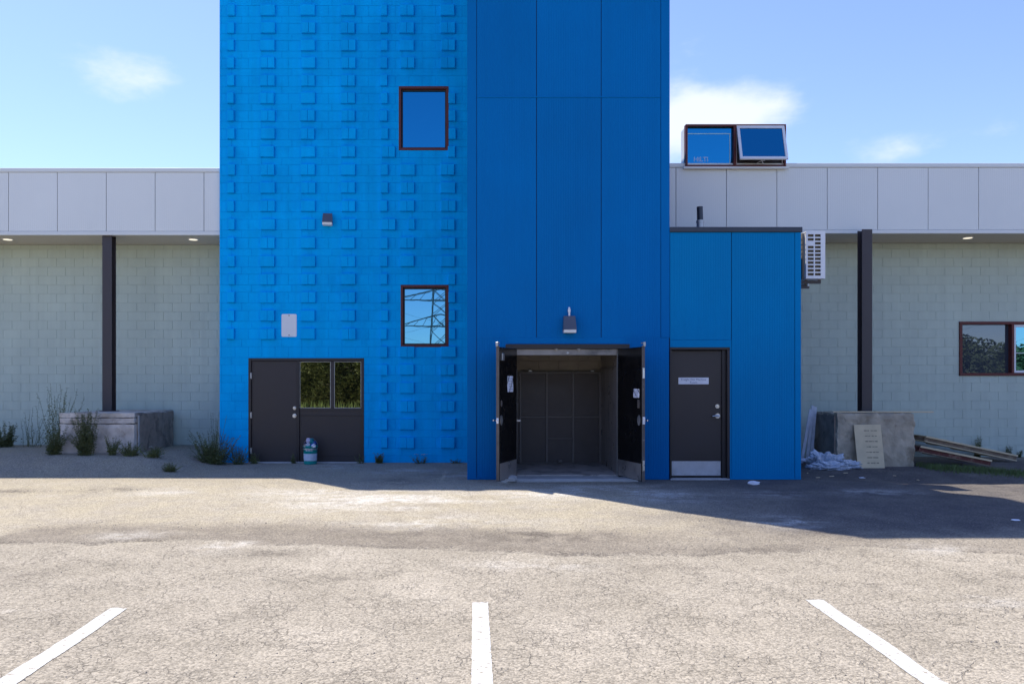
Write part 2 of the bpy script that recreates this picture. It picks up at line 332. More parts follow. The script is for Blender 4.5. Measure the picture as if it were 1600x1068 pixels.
spk = rng_(nz_(38, 3, .7), .66, .74); c = mixc(mul(spk, .55), c, (.09, .075, .06))
spw = rng_(nz_(52, 2, .6), .68, .74); c = mixc(mul(spw, .5), c, (.55, .51, .45))
# alligator cracks
wn = N(t, 'ShaderNodeTexNoise'); wn.inputs['Scale'].default_value = 9; wn.inputs['Detail'].default_value = 4; L(t, pos, wn.inputs['Vector'])
ws = N(t, 'ShaderNodeVectorMath', operation='SCALE'); L(t, wn.outputs['Color'], ws.inputs[0]); ws.inputs['Scale'].default_value = .13
wa = N(t, 'ShaderNodeVectorMath', operation='ADD'); L(t, pos, wa.inputs[0]); L(t, ws.outputs[0], wa.inputs[1])
def cracks(scale, wid):
    v = N(t, 'ShaderNodeTexVoronoi', feature='DISTANCE_TO_EDGE'); v.inputs['Scale'].default_value = scale; L(t, wa.outputs[0], v.inputs['Vector'])
    return rng_(v.outputs['Distance'], 0, wid, 1, 0)
ck = mul(math_node(t, 'MAXIMUM', mul(cracks(12, .05), rng_(nz_(2.3), .46, .64)), mul(cracks(5.2, .028), rng_(nz_(1.7), .42, .6))), A('cracking'))
ck2 = mul(mul(cracks(.85, .0055), rng_(nz_(1.1), .42, .55)), .8)
ckt = math_node(t, 'MAXIMUM', ck, ck2)
c = mixc(mul(ckt, .34), c, (.075, .06, .048))
L(t, c, pb.inputs['Base Color']); pb.inputs['Roughness'].default_value = .93; pb.inputs['Specular IOR Level'].default_value = .22
hh = math_node(t, 'ADD', mul(agg.outputs['Distance'], -.35), mul(nz_(30, 3, .7), .9)); hh = math_node(t, 'SUBTRACT', hh, mul(ckt, .6))
bp = N(t, 'ShaderNodeBump'); bp.inputs['Strength'].default_value = .8; bp.inputs['Distance'].default_value = .014; L(t, hh, bp.inputs['Height']); L(t, bp.outputs[0], pb.inputs['Normal'])
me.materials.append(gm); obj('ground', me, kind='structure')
def gz(x, y):
    """height of the ground under a point, read from the mesh grid"""
    i = min(max(int(np.searchsorted(gx, x)), 1), nx-1); j = min(max(int(np.searchsorted(gy, y)), 1), ny-1)
    return float(max(GZ[j, i], GZ[j-1, i], GZ[j, i-1], GZ[j-1, i-1]))
def gzm(x, y):
    i = min(max(int(np.searchsorted(gx, x)), 1), nx-1); j = min(max(int(np.searchsorted(gy, y)), 1), ny-1)
    a = (x-gx[i-1])/(gx[i]-gx[i-1]); b = (y-gy[j-1])/(gy[j]-gy[j-1])
    return float((GZ[j-1, i-1]*(1-a)+GZ[j-1, i]*a)*(1-b)+(GZ[j, i-1]*(1-a)+GZ[j, i]*a)*b)
# painted stall lines, laid as thin sheets that follow the ground
for (xa0, xa1, ya), (xb0, xb1, yb), where in (((-2.70, -2.575, 5.66), (-2.55, -2.41, .6), 'left'), ((-.034, .085, 5.82), (-.02, .10, .6), 'middle'), ((2.53, 2.665, 5.91), (2.37, 2.51, .6), 'right')):
    n = 170; m = 5; vv = []
    rr_ = random.Random(where)
    for j in range(n+1):
        f = j/n; y = ya+(yb-ya)*f; w0 = (rr_.random()-.5)*.0045; w1 = (rr_.random()-.5)*.0045
        a = xa0+(xb0-xa0)*f+w0; b = xa1+(xb1-xa1)*f+w1
        for k in range(m+1):
            x = a+(b-a)*k/m; yy = y+(.03*(rr_.random()-.5) if j == 0 else 0)
            vv.append((x, yy, gzm(x, yy)+.004))
    ff = [(j*(m+1)+k, (j+1)*(m+1)+k, (j+1)*(m+1)+k+1, j*(m+1)+k+1) for j in range(n) for k in range(m)]
    MB().add(vv, ff).build('parking_line', MT['paint'], kind='structure')

# ------------------------------------------------------------------ wings: grey block walls, soffits and metal fascias
DW, DF, DB, DP = 17.5, 16.3, 16.2, 13.33       # distances: wing wall, fascia, blue block wall, metal-clad fronts
def block_wall(parent, x0, x1, z0, z1, d, holes, vis):
    wl = MB()
    for r in subtract_all([(x0, x1, z0, z1)], holes): wl.box(r[0], r[1], d+.0045, d+.3, r[2], r[3])
    wall = wl.build('wall', MT['greyjoint'], parent)
    bw, bh, j = .4064, .2032, .006
    proto = {}
    extra = MB(); n = 0
    rnd = random.Random(5)
    k = 0; z = z0
    while z < z1-.01:
        zt = min(z+bh, z1); x = x0-(bw/2 if k % 2 else 0)
        while x < x1-.01:
            a, b = max(x, x0), min(x+bw, x1)
            for rx0, rx1, rz0, rz1 in subtract_all([(a, b, z, zt)], holes):
                if rx1-rx0 < .03 or rz1-rz0 < .03: continue
                key = (round(rx1-rx0, 3), round(rz1-rz0, 3)); pr = rnd.random()*.0022
                inview = rx1 > vis[0] and rx0 < vis[1] and n < 300
                if inview:
                    if key not in proto:
                        proto[key] = slab(key[0]-j, key[1]-j, .0048, .002).mesh('block', MT['greyblk'])
                    obj('block', proto[key], wall, loc=((rx0+rx1)/2, d-pr, (rz0+rz1)/2)); n += 1
                else:
                    s = slab(key[0]-j, key[1]-j, .0048, .002); extra.add([(v[0]+(rx0+rx1)/2, v[1]+d-pr, v[2]+(rz0+rz1)/2) for v in s.v], s.f)
            x += bw
        z += bh; k += 1
    if extra.v: extra.build('block_courses', MT['greyblk'], wall, kind='stuff')
    return wall
def subtract_all(rects, holes):
    for h in holes: rects = subtract(rects, h)
    return rects
def slab(w_, h_, t_, c=.003, back=0.0):
    """a thin block face centred on 0 with chamfered front edges: front at y=0, back at y=t"""
    a, b = w_/2, h_/2
    return MB().add([(-a+c,0,-b+c),(a-c,0,-b+c),(a-c,0,b-c),(-a+c,0,b-c),(-a,c,-b),(a,c,-b),(a,c,b),(-a,c,b),(-a,t_,-b),(a,t_,-b),(a,t_,b),(-a,t_,b)],
        ((0,1,2,3),(4,5,1,0),(5,6,2,1),(6,7,3,2),(7,4,0,3),(8,9,5,4),(9,10,6,5),(10,11,7,6),(11,8,4,7)))
def ribbed(x0, x1, z0, z1, y, t_=.03, pitch=.042, dep=.0022):
    """flat metal panel with fine pressed vertical grooves"""
    xs = [(x0, 0)]; n = max(1, int((x1-x0-.06)/pitch)); s0 = (x0+x1)/2-n*pitch/2
    for k in range(n):
        c_ = s0+(k+.5)*pitch; xs += [(c_-.008, 0), (c_-.004, dep), (c_+.004, dep), (c_+.008, 0)]
    xs.append((x1, 0)); m = len(xs); mb = MB()
    mb.add([(a, y+b, z0) for a, b in xs]+[(a, y+b, z1) for a, b in xs], [(i, i+1, m+i+1, m+i) for i in range(m-1)])
    mb.add([(x0,y,z0),(x1,y,z0),(x1,y+t_,z0),(x0,y+t_,z0),(x0,y,z1),(x1,y,z1),(x1,y+t_,z1),(x0,y+t_,z1)], ((3,2,1,0),(4,5,6,7),(1,2,6,5),(3,0,4,7)))
    return mb
def wing(label, x0, x1, ztop, zbot, joints, holes, vis, lights, zfloor, end0, end1):
    root = thing('warehouse_wing', label, 'building', ((x0+x1)/2, DW, 0))
    root.location = (0, 0, 0)
    wall = block_wall(root, x0, x1, zfloor, zbot+.0, DW, holes, vis)
    MB().box(x0, x1, DW+.75, 30, zfloor, ztop-.25).build('rear_mass', MT['greyjoint'], root)
    # dark hollow behind the window openings is closed by the rear mass; roof slab carries over the overhang
    MB().box(x0, x1, DF+.06, DW+.749, ztop-.35, ztop-.24).build('roof', MT['trim'], root)
    so_ = MB().box(x0, x1, DF+.05, DW+.006, zbot+.002, zbot+.05).build('soffit', MT['soffit'], root)
    bk = MB().box(x0, x1, DF+.012, DF+.048, zbot+.055, ztop-.06).build('fascia', MT['fascjoint'], root)
    js = [x0]+[j for j in joints if x0 < j < x1]+[x1]
    for a, b in zip(js[:-1], js[1:]):
        ribbed(a+.007, b-.007, zbot+.072, ztop-.092, DF-.012, .024, .045, .0012).build('panel', MT['fascia'], bk)
    MB().cbox(x0, x1, DF-.03, DF+.3, ztop-.085, ztop, .006).build('cap_flashing', MT['trim'], bk)
    MB().cbox(x0, x1, DF-.02, DF+.045, zbot-.012, zbot+.066, .005).build('bottom_trim', MT['trim'], bk)
    for lx in lights:
        o = MB().lathe([(.115, 0), (.115, -.012), (.095, -.014)], (lx, (DF+DW)/2-.1, zbot+.001), 20).build('downlight', MT['white'], so_)
        MB().lathe([(.09, 0), (.09, -.004)], (lx, (DF+DW)/2-.1, zbot-.0135), 20).build('lens', MT['dlight'], so_)
    return root, wall
XL = X(343, DB)
jl = [X(p, DF) for p in range(-1130, 340, 1) if False]
jl = [X(319-76.3*k, DF) for k in range(0, 24)][::-1]
jr = [X(1056+78.75*k, DF) for k in range(-1, 24)]
ZLT, ZLB = Z(263, DF), Z(366.5, DF); ZRT, ZRB = Z(255.5, DF), Z(364, DF)
wingL, _ = wing('grey painted block wing with steel column on concrete footing overgrown by weeds', -24, XL-.004, ZLT, ZLB, jl, [], (X(0, DW), X(343, DW)), [X(12, 16.8), X(302, 16.8), X(-280, 16.8)], .05, 0, 0)
wx0, wx1, wz0, wz1 = X(1499, DW), X(1499, DW)+2.5, Z(586, DW), Z(503, DW)
XTR = X(1046, DP)
wingR, wallR = wing('grey painted block wing with red framed window and wooden pallets before it', XTR+.004, 26, ZRT, ZRB, jr, [(wx0, wx1, wz0, wz1)], (X(1255, DW), X(1600, DW)), [X(1512, 16.8), X(1890, 16.8)], -.35, 0, 0)
# window of the right wing
def frame_rect(mb, x0, x1, z0, z1, w_, y0, y1, c=.004):
    mb.cbox(x0, x1, y0, y1, z0, z0+w_, c); mb.cbox(x0, x1, y0, y1, z1-w_, z1, c)
    mb.cbox(x0, x0+w_, y0, y1, z0+w_+.0005, z1-w_-.0005, c); mb.cbox(x1-w_, x1, y0, y1, z0+w_+.0005, z1-w_-.0005, c); return mb
wr = obj('window', None, wingR)
fw = frame_rect(MB(), wx0-.01, wx1+.01, wz0-.01, wz1+.01, .062, DW-.035, DW+.12)
xm = X(1581.5, DW); fw.cbox(xm-.028, xm+.028, DW-.033, DW+.12, wz0+.052, wz1-.052, .004); fw.build('frame', MT['red'], wr)
MB().box(wx0+.05, xm-.027, DW+.085, DW+.095, wz0+.05, wz1-.05).build('pane', MT['glassg'], wr)
frame_rect(MB(), xm+.034, wx1-.056, wz0+.056, wz1-.056, .055, DW+.0, DW+.06).build('sash', MT['whitev'], wr)
MB().box(xm+.08, wx1-.11, DW+.03, DW+.04, wz0+.1, wz1-.1).build('pane', MT['glassp'], wr)
MB().box(xm+.09, wx1-.12, DW+.024, DW+.0295, wz0+.50, wz0+.515).build('glazing_bar', MT['whitev'], wr)

# ------------------------------------------------------------------ blue painted masonry block with projecting header blocks
S = DB/F
bluex0, bluex1 = X(343, DB), 3.30
ZB = 9.92
holes_px = [(624, 700, 136, 234), (627, 700, 446, 541), (389, 568, 560, 724)]
HB = [(X(a, DB), X(b, DB), Z(d_, DB), Z(c_, DB)) for a, b, c_, d_ in holes_px]; HB[2] = (HB[2][0], HB[2][1], -.3, HB[2][3])
blue = thing('stair_block', 'bright blue painted masonry block studded with projecting bricks', 'building')
wl = MB()
for r in subtract_all([(bluex0, bluex1, -.3, ZB)], HB): wl.box(r[0], r[1], DB+.0045, DB+.28, r[2], r[3])
bwall = wl.build('wall', MT['bluejoint'], blue)
MB().box(bluex0+.002, bluex1, DB+.62, 24, -.3, ZB-.12).build('rear_mass', MT['bluejoint'], blue)
MB().box(bluex0+.004, bluex0+.25, DB+.281, DB+.619, -.3, ZB-.12).box(bluex0+.251, bluex1, DB+.281, DB+.619, ZB-.3, ZB-.12).build('side_wall', MT['blue'], blue)
MB().cbox(bluex0-.02, bluex1, DB-.03, DB+.35, ZB, ZB+.07, .006).build('coping', MT['panel'], blue)
rowsy = [17.5, 45, 72, 99.5, 127, 154.5, 182, 210, 238, 266, 294, 322.5, 351, 380, 408.5, 436.5, 464.7, 493.3, 521.6, 549.6, 577.6, 605.8, 634.2, 662.6, 691]
rowsy = [-10, -37.5] [::-1]+rowsy
hh_ = 8.3            # half height of a projecting course in photo pixels
cols = [(362, 10.8), (419, 22.4), (482, 22.2), (544.6, 22.2), (600.5, 11), (636.5, 22.3), (700, 22.3)]
def proj_mesh(w_, h_, p, split):
    mb = MB()
    if split:
        for s_ in (-1, 1):
            q_ = slab(w_/2-.004, h_, p, .006); mb.add([(v[0]+s_*w_/4, v[1], v[2]) for v in q_.v], q_.f)
    else: mb = slab(w_, h_, p, .007)
    return mb.mesh('projecting_brick', MT['blue'])
protos = {}
rnd = random.Random(11)
PD = .062
for yc in rowsy:
    i = rowsy.index(yc)
    y = yc
    for ci, (xc, wp) in enumerate(cols):
        x, wd = xc, wp
        if ci < 4 and y > 535: continue
        if ci == 5 and (115 < y < 245 or 430 < y < 545): continue
        if ci == 6:
            if 115 < y < 135: continue
            if 135 < y < 245 or 430 < y < 545: x, wd = 706.3, 10.6
        if ci == 4 and (abs(y-238) < 2 or abs(y-351) < 2): x, wd = 608, 21.5
        if ci == 5 and abs(y-351) < 2: x, wd = 643.5, 9
        wj = wd*S+rnd.choice([-.01, 0, .008]); split = wd > 15 and rnd.random() < .62
        v = rnd.randint(0, 2)
        key = (round(wj, 3), split)
        if key not in protos: protos[key] = proj_mesh(wj, 2*hh_*S, PD, split)
        o = obj('projecting_brick', protos[key], bwall, loc=(X(x, DB)+rnd.uniform(-.012, .012), DB-PD+.0005+rnd.uniform(-.006, .004), Z(y, DB)+rnd.uniform(-.004, .004)))
        o.rotation_euler = (rnd.uniform(-.012, .012), rnd.uniform(-.012, .012), rnd.uniform(-.02, .02))
# stretcher courses between the header courses: one object per block; the small infill blocks of the header courses are joined
n = 0; bprot = {}; fill = MB(); xend = X(752, DB)
ys = sorted(rowsy)+[719.5]
for k in range(len(ys)-1):
    zt_, zb_ = Z(ys[k]+hh_, DB), Z(ys[k+1]-hh_, DB)
    bands = [(zb_, zt_, 31.3*S, (k % 2)*15.6*S, True), (Z(ys[k]+hh_, DB), Z(ys[k]-hh_, DB), 20.87*S, 0, False)]
    if k == len(ys)-2: bands.append((-.12, Z(711, DB), 31.3*S, 8*S, True))
    for z0_, z1_, bw_, off, single in bands:
        x = X(346.5, DB)-off
        x -= 31.3*S*2
        while x < xend:
            a, b = max(x, bluex0), min(x+bw_, xend)
            if b-a > .03:
                for r in subtract_all([(a, b, z0_, z1_)], HB):
                    w_, h_ = round(r[1]-r[0], 3), round(r[3]-r[2], 3)
                    if w_ < .03 or h_ < .025: continue
                    pr = rnd.random()*.003; c_ = ((r[0]+r[1])/2, DB-pr, (r[2]+r[3])/2)
                    if single and n < 300 and z0_ < 9.75:
                        if (w_, h_) not in bprot: bprot[(w_, h_)] = slab(w_-.0055, h_-.0055, .005, .002).mesh('block', MT['blue'])
                        obj('block', bprot[(w_, h_)], bwall, loc=c_); n += 1
                    else:
                        s = slab(w_-.0045, h_-.0055, .005, .002); fill.add([(v[0]+c_[0], v[1]+c_[1], v[2]+c_[2]) for v in s.v], s.f)
            x += bw_
fill.build('infill_blocks', MT['blue'], bwall, kind='stuff')
for (x0, x1, z0, z1), g_ in ((HB[0], 'glassb'), (HB[1], 'glassp')):
    wn_ = obj('window', None, blue)
    frame_rect(MB(), x0-.012, x1+.012, z0-.012, z1+.012, .05, DB-.012, DB+.10).build('frame', MT['red'], wn_)
    frame_rect(MB(), x0+.039, x1-.039, z0+.039, z1-.039, .028, DB+.05, DB+.12).build('sash', MT['darkframe'], wn_)
    MB().box(x0+.06, x1-.06, DB+.085, DB+.095, z0+.06, z1-.06).build('pane', MT[g_], wn_)
    MB().box(x0-.02, x1+.02, DB+.125, DB+.6, z0-.02, z1+.02).build('backing', MT['darkframe'], wn_)
# metal door with glazed side panel
x0, x1, _, z1 = HB[2]; d0 = DB+.05
ds = obj('door_set', None, blue)
fr = MB().cbox(x0-.01, x0+.05, DB-.012, DB+.16, -.05, z1+.01, .004).cbox(x1-.05, x1+.01, DB-.012, DB+.16, -.05, z1+.01, .004).cbox(x0+.0505, x1-.0505, DB-.012, DB+.16, z1-.05, z1+.01, .004)
xs_ = X(466, DB); fr.cbox(xs_-.028, xs_+.022, DB-.002, DB+.16, .0, z1-.0505, .004); fr.build('frame', MT['darkframe'], ds)
dl = MB().cbox(x0+.054, xs_-.032, d0-.03, d0+.015, .02, z1-.055, .003).build('door_leaf', MT['dark'], blue)
for zz in (.25, 1.0, 1.83):
    MB().cbox(x0+.032, x0+.052, DB-.026, DB-.0125, zz-.06, zz+.06, .002).tube([(x0+.053, DB-.0, zz-.065), (x0+.053, DB-.0, zz+.065)], .012, 8).build('hinge', MT['gsteel'], dl)
for py, r_ in ((637.2, .036), (649.2, .043)):
    c_ = (X(460, DB), d0-.03, Z(py, DB))
    mb = MB().tube([(c_[0], c_[1]+.002, c_[2]), (c_[0], c_[1]-.012, c_[2])], r_, 20).tube([(c_[0], c_[1]-.0125, c_[2]), (c_[0], c_[1]-.05, c_[2])], r_*.55, 16, r_*.7)
    mb.build('knob' if py > 640 else 'deadbolt', MT['steel'], dl, smooth=False)
px_ = obj('side_panel', None, blue)
zs, zh = Z(637.5, DB), Z(564.5, DB)
xm = X(519, DB)
lp = MB().cbox(xs_+.0225, x1-.0505, d0-.02, d0+.02, .02, zs-.05, .003)
lp.cbox(xs_+.0225, x1-.0505, d0-.034, d0-.0205, zs-.16, zs-.145, .002).cbox(xs_+.0225, x1-.0505, d0-.028, d0-.0205, .13, .142, .002)
lp.cbox(xs_+.0225, x1-.0505, d0-.03, d0+.02, zs-.0495, zs-.0, .003); lp.cbox(xm-.033, xm+.033, d0-.03, d0+.02, zs+.0005, zh, .003); lp.build('metal_panel', MT['dark'], px_)
for a, b in ((xs_+.024, xm-.036), (xm+.036, x1-.053)):
    MB().box(a, b, d0+.0, d0+.01, zs+.002, zh).build('pane', MT['glassd'], px_)
    frame_rect(MB(), a, b, zs+.002, zh, .011, d0-.022, d0-.006, .002).build('glazing_bead', MT['gsteel'], px_)
MB().box(x0-.02, x1+.02, DB+.165, DB+.6, -.2, z1+.02).build('backing', MT['darkframe'], px_)
MB().cbox(x0, x1, DB-.10, DB-.0135, -.1, .022, .008).build('threshold', MT['sill'], ds)

# ------------------------------------------------------------------ elevator tower (blue metal cladding) and its car
XT0, XT1, HT = X(730, DP), XTR, 12.6
tower = thing('elevator_tower', 'tall dark blue metal clad tower with open black double doors', 'building')
ox0, ox1, oz1 = .56, 2.585, Z(538.5, DP)
sk = MB()
for r in subtract_all([(XT0, XT1, -.3, HT)], [(ox0, ox1, -.4, oz1)]): sk.box(r[0], r[1], DP+.012, DP+.14, r[2], r[3])
sk.box(XT0, XT0+.14, DP+.141, DB-.075, -.3, HT).box(XT1-.14, XT1, DP+.141, DF-.035, -.3, HT).box(XT0+.141, XT1-.141, DB-.2, DB-.076, -.3, HT).box(XT0+.141, XT1-.141, DP+.141, DB-.201, HT-.15, HT)
shell = sk.build('wall', MT['panelj'], tower)
P = lambda px: X(px, DP)
zseam = Z(152, DP); zlow = Z(527.5, DP)
cladm = MT['panel']
def flat(name, x0, x1, z0, z1, m, par, y=DP-.014, t_=.022): return MB().cbox(x0, x1, y, y+t_, z0, z1, .003).build(name, m, par)
flat('corner_trim', XT0, P(744.4), -.02+.03, HT, cladm, shell, DP-.02, .03)
flat('corner_trim', P(1032.6), XT1-.0, zlow+.004, HT, cladm, shell, DP-.02, .03)
for a, b in ((745.2, 837.6), (838.8, 938.6), (939.8, 1031.8)):
    ribbed(P(a), P(b), zseam+.012, HT, DP-.014).build('panel', cladm, shell)
    ribbed(P(a), P(b), zlow+.004, zseam-.012, DP-.014).build('panel', cladm, shell)
flat('seam_trim', P(745.2), P(1031.8), zseam-.011, zseam+.011, cladm, shell, DP-.024, .03)
flat('header_trim', ox0-.019, ox1+.019, oz1+.012, zlow+.003, cladm, shell, DP-.015, .025)
ribbed(P(745.2), ox0-.02, .03, zlow+.003, DP-.014).build('panel', cladm, shell)
ribbed(ox1+.02, XT1-.012, .03, zlow+.003, DP-.014).build('panel', cladm, shell)
flat('base_trim', XT0, ox0-.02, .0, .028, cladm, shell, DP-.026, .036); flat('base_trim', ox1+.02, XT1-.012, .0, .028, cladm, shell, DP-.026, .036)
flat('coping', XT0-.02, XT1+.02, HT, HT+.06, MT['cap'], shell, DP-.04, .25)
# door frame
HLX, HRX, HY = X(806, DP), X(966, DP), DP-.03
fr = obj('door_frame', None, tower)
MB().cbox(ox0-.019, HLX-.002, DP-.03, DP+.16, .0, oz1-.07, .004).cbox(HRX+.002, ox1+.019, DP-.03, DP+.16, .0, oz1-.07, .004).build('jamb', MT['darkframe'], fr)
MB().cbox(ox0-.06, ox1+.06, DP-.045, DP+.16, oz1-.069, oz1+.011, .004).build('head', MT['darkframe'], fr)
zc = Z(554.5, DP)
MB().cbox(HLX+.012, HRX-.012, DP+.02, DP+.14, zc, oz1-.0705, .004).build('header_beam', MT['carwall'], fr)
MB().cbox(HLX-.001, HLX+.011, DP-.0, DP+.145, .06, oz1-.0705, .002).cbox(HRX-.011, HRX+.001, DP-.0, DP+.145, .06, oz1-.0705, .002).build('jamb_angle', MT['gsteel'], fr)
for px in (869, 904):
    MB().cbox(P(px)-.028, P(px)+.028, DP-.03, DP+.018, Z(546.5, DP), Z(541, DP), .006).tube([(P(px), DP-.02, Z(545, DP)), (P(px), DP-.045, Z(546, DP))], .016, 10).build('door_catch', MT['gsteel'], fr)
MB().tube([(P(887), DP+.018, Z(551, DP)), (P(887), DP-.004, Z(551, DP))], .02, 10).build('sensor', MT['gsteel'], fr)
MB().cbox(HLX-.25, HRX+.28, DP-.32, DP+.13, -.12, .045, .02).build('threshold', MT['sill'], tower)
# the car behind the doors
car = obj('lift_car', None, tower)
cb, cx0, cx1, cz0, cz1 = 15.35, HLX-.03, HRX+.03, .066, Z(554.5, DP)+.02
zg = Z(581.7, cb)
MB().box(cx0-.05, cx1+.05, DP+.131, cb, cz0-.05, cz0).build('floor', MT['carfloor'], car)
MB().box(cx0-.05, cx1+.05, DP+.146, cb, cz1+.08, cz1+.12).build('ceiling', MT['carwall'], car)
for s_, xw in ((-1, cx0), (1, cx1)):
    a, b = (xw-.04, xw) if s_ < 0 else (xw, xw+.04)
    sw = MB().box(a, b, DP+.161, cb, cz0+.0, cz1+.08).build('side_wall', MT['carwall'], car)
    q = -1 if s_ > 0 else 1
    for k in range(4):
        y0_ = DP+.19+k*.452; xa, xb = sorted((xw+q*.001, xw+q*.012))
        MB().cbox(xa, xb, y0_, y0_+.444, cz0+.02, zg+.06, .003).build('panel', MT['carwall'], sw)
    xa, xb = sorted((xw+q*.0125, xw+q*.03)); MB().cbox(xa, xb, DP+.19, cb-.06, zg+.07, zg+.10, .003).build('rail', MT['gatebar'], sw)
MB().box(cx0-.04, cx1+.04, cb+.12, cb+.2, 0, cz1+.1).build('shaft_wall', MT['shaft'], car)
bz = zg+.01
for k, (za, zb_) in enumerate(((zg-.16, zg+.038), (zg+.04, zg+.238), (zg+.24, zg+.438))):
    x = cx0-.2*(k % 2)
    while x < cx1:
        a, b = max(x, cx0-.03), min(x+.4, cx1+.03)
        if b-a > .05: s = slab(b-a-.008, zb_-za-.006, .02); MB().add([(v[0]+(a+b)/2, v[1]+cb+.099, v[2]+(za+zb_)/2) for v in s.v], s.f).build('block', MT['shaft'], car)
        x += .4
gt = obj('rear_gate', None, tower)
gxs = [X(813, cb), X(854.2, cb), X(895.2, cb), X(937, cb)]
gz0, gzm_, gz1 = cz0+.01, Z(650.8, cb), zg
for a, b in zip(gxs[:-1], gxs[1:]):
    MB().cbox(a+.02, b-.02, cb-.03, cb+.01, gzm_+.016, gz1-.02, .003).build('gate_panel', MT['gate'], gt)
    if a == gxs[1]:
        zq = Z(684.5, cb)
        MB().cbox(a+.02, b-.02, cb-.03, cb+.01, zq+.014, gzm_-.016, .003).build('gate_panel', MT['gate'], gt)
        MB().cbox(a+.02, b-.02, cb-.034, cb+.01, gz0+.02, zq-.012, .003).build('gate_panel', MT['gate'], gt)
        MB().cbox(a+.02, b-.02, cb-.05, cb-.0, zq-.011, zq+.013, .003).build('gate_bar', MT['gatebar'], gt)
    else: MB().cbox(a+.02, b-.02, cb-.03, cb+.01, gz0+.02, gzm_-.016, .003).build('gate_panel', MT['gate'], gt)
for x in gxs: MB().cbox(x-.019, x+.019, cb-.055, cb+.01, gz0, gz1, .004).build('gate_post', MT['gatebar'], gt)
for za, zb_ in ((gzm_-.015, gzm_+.015), (gz1-.019, gz1+.012), (gz0, gz0+.019)):
    for a, b in zip(gxs[:-1], gxs[1:]): MB().cbox(a+.0195, b-.0195, cb-.05, cb+.01, za, zb_, .003).build('gate_rail', MT['gatebar'], gt)
MB().cbox(cx0, gxs[0]-.02, cb-.02, cb+.01, gz0, gz1, .003).cbox(gxs[-1]+.02, cx1, cb-.02, cb+.01, gz0, gz1, .003).build('gate_stile', MT['gate'], gt)
for px in (828, 925): MB().cbox(X(px, cb)-.035, X(px, cb)+.035, cb-.09, cb-.02, zg+.013, zg+.05, .006).build('gate_roller', MT['gsteel'], gt)
for px, pys in ((940.8, (655, 660, 705, 712)), (812, (586, 596, 705, 712))):
    for py in pys: MB().tube([(X(px, cb), cb-.019, Z(py, cb)), (X(px, cb), cb-.045, Z(py, cb))], .014, 8).build('bolt', MT['gsteel'], gt)
MB().cbox(X(874.5, cb)-.04, X(874.5, cb)+.04, cb-.10, cb-.051, gz0+.02, gz0+.075, .008).build('foot_latch', MT['gatebar'], gt)
MB().cbox(HLX+.012, HLX+.03, DP+.16, DP+.19, Z(720, DP), Z(575, DP), .003).cbox(HLX+.012, HLX+.09, DP+.15, DP+.17, Z(659, DP), Z(656, DP), .003).build('door_rod', MT['gsteel'], fr)
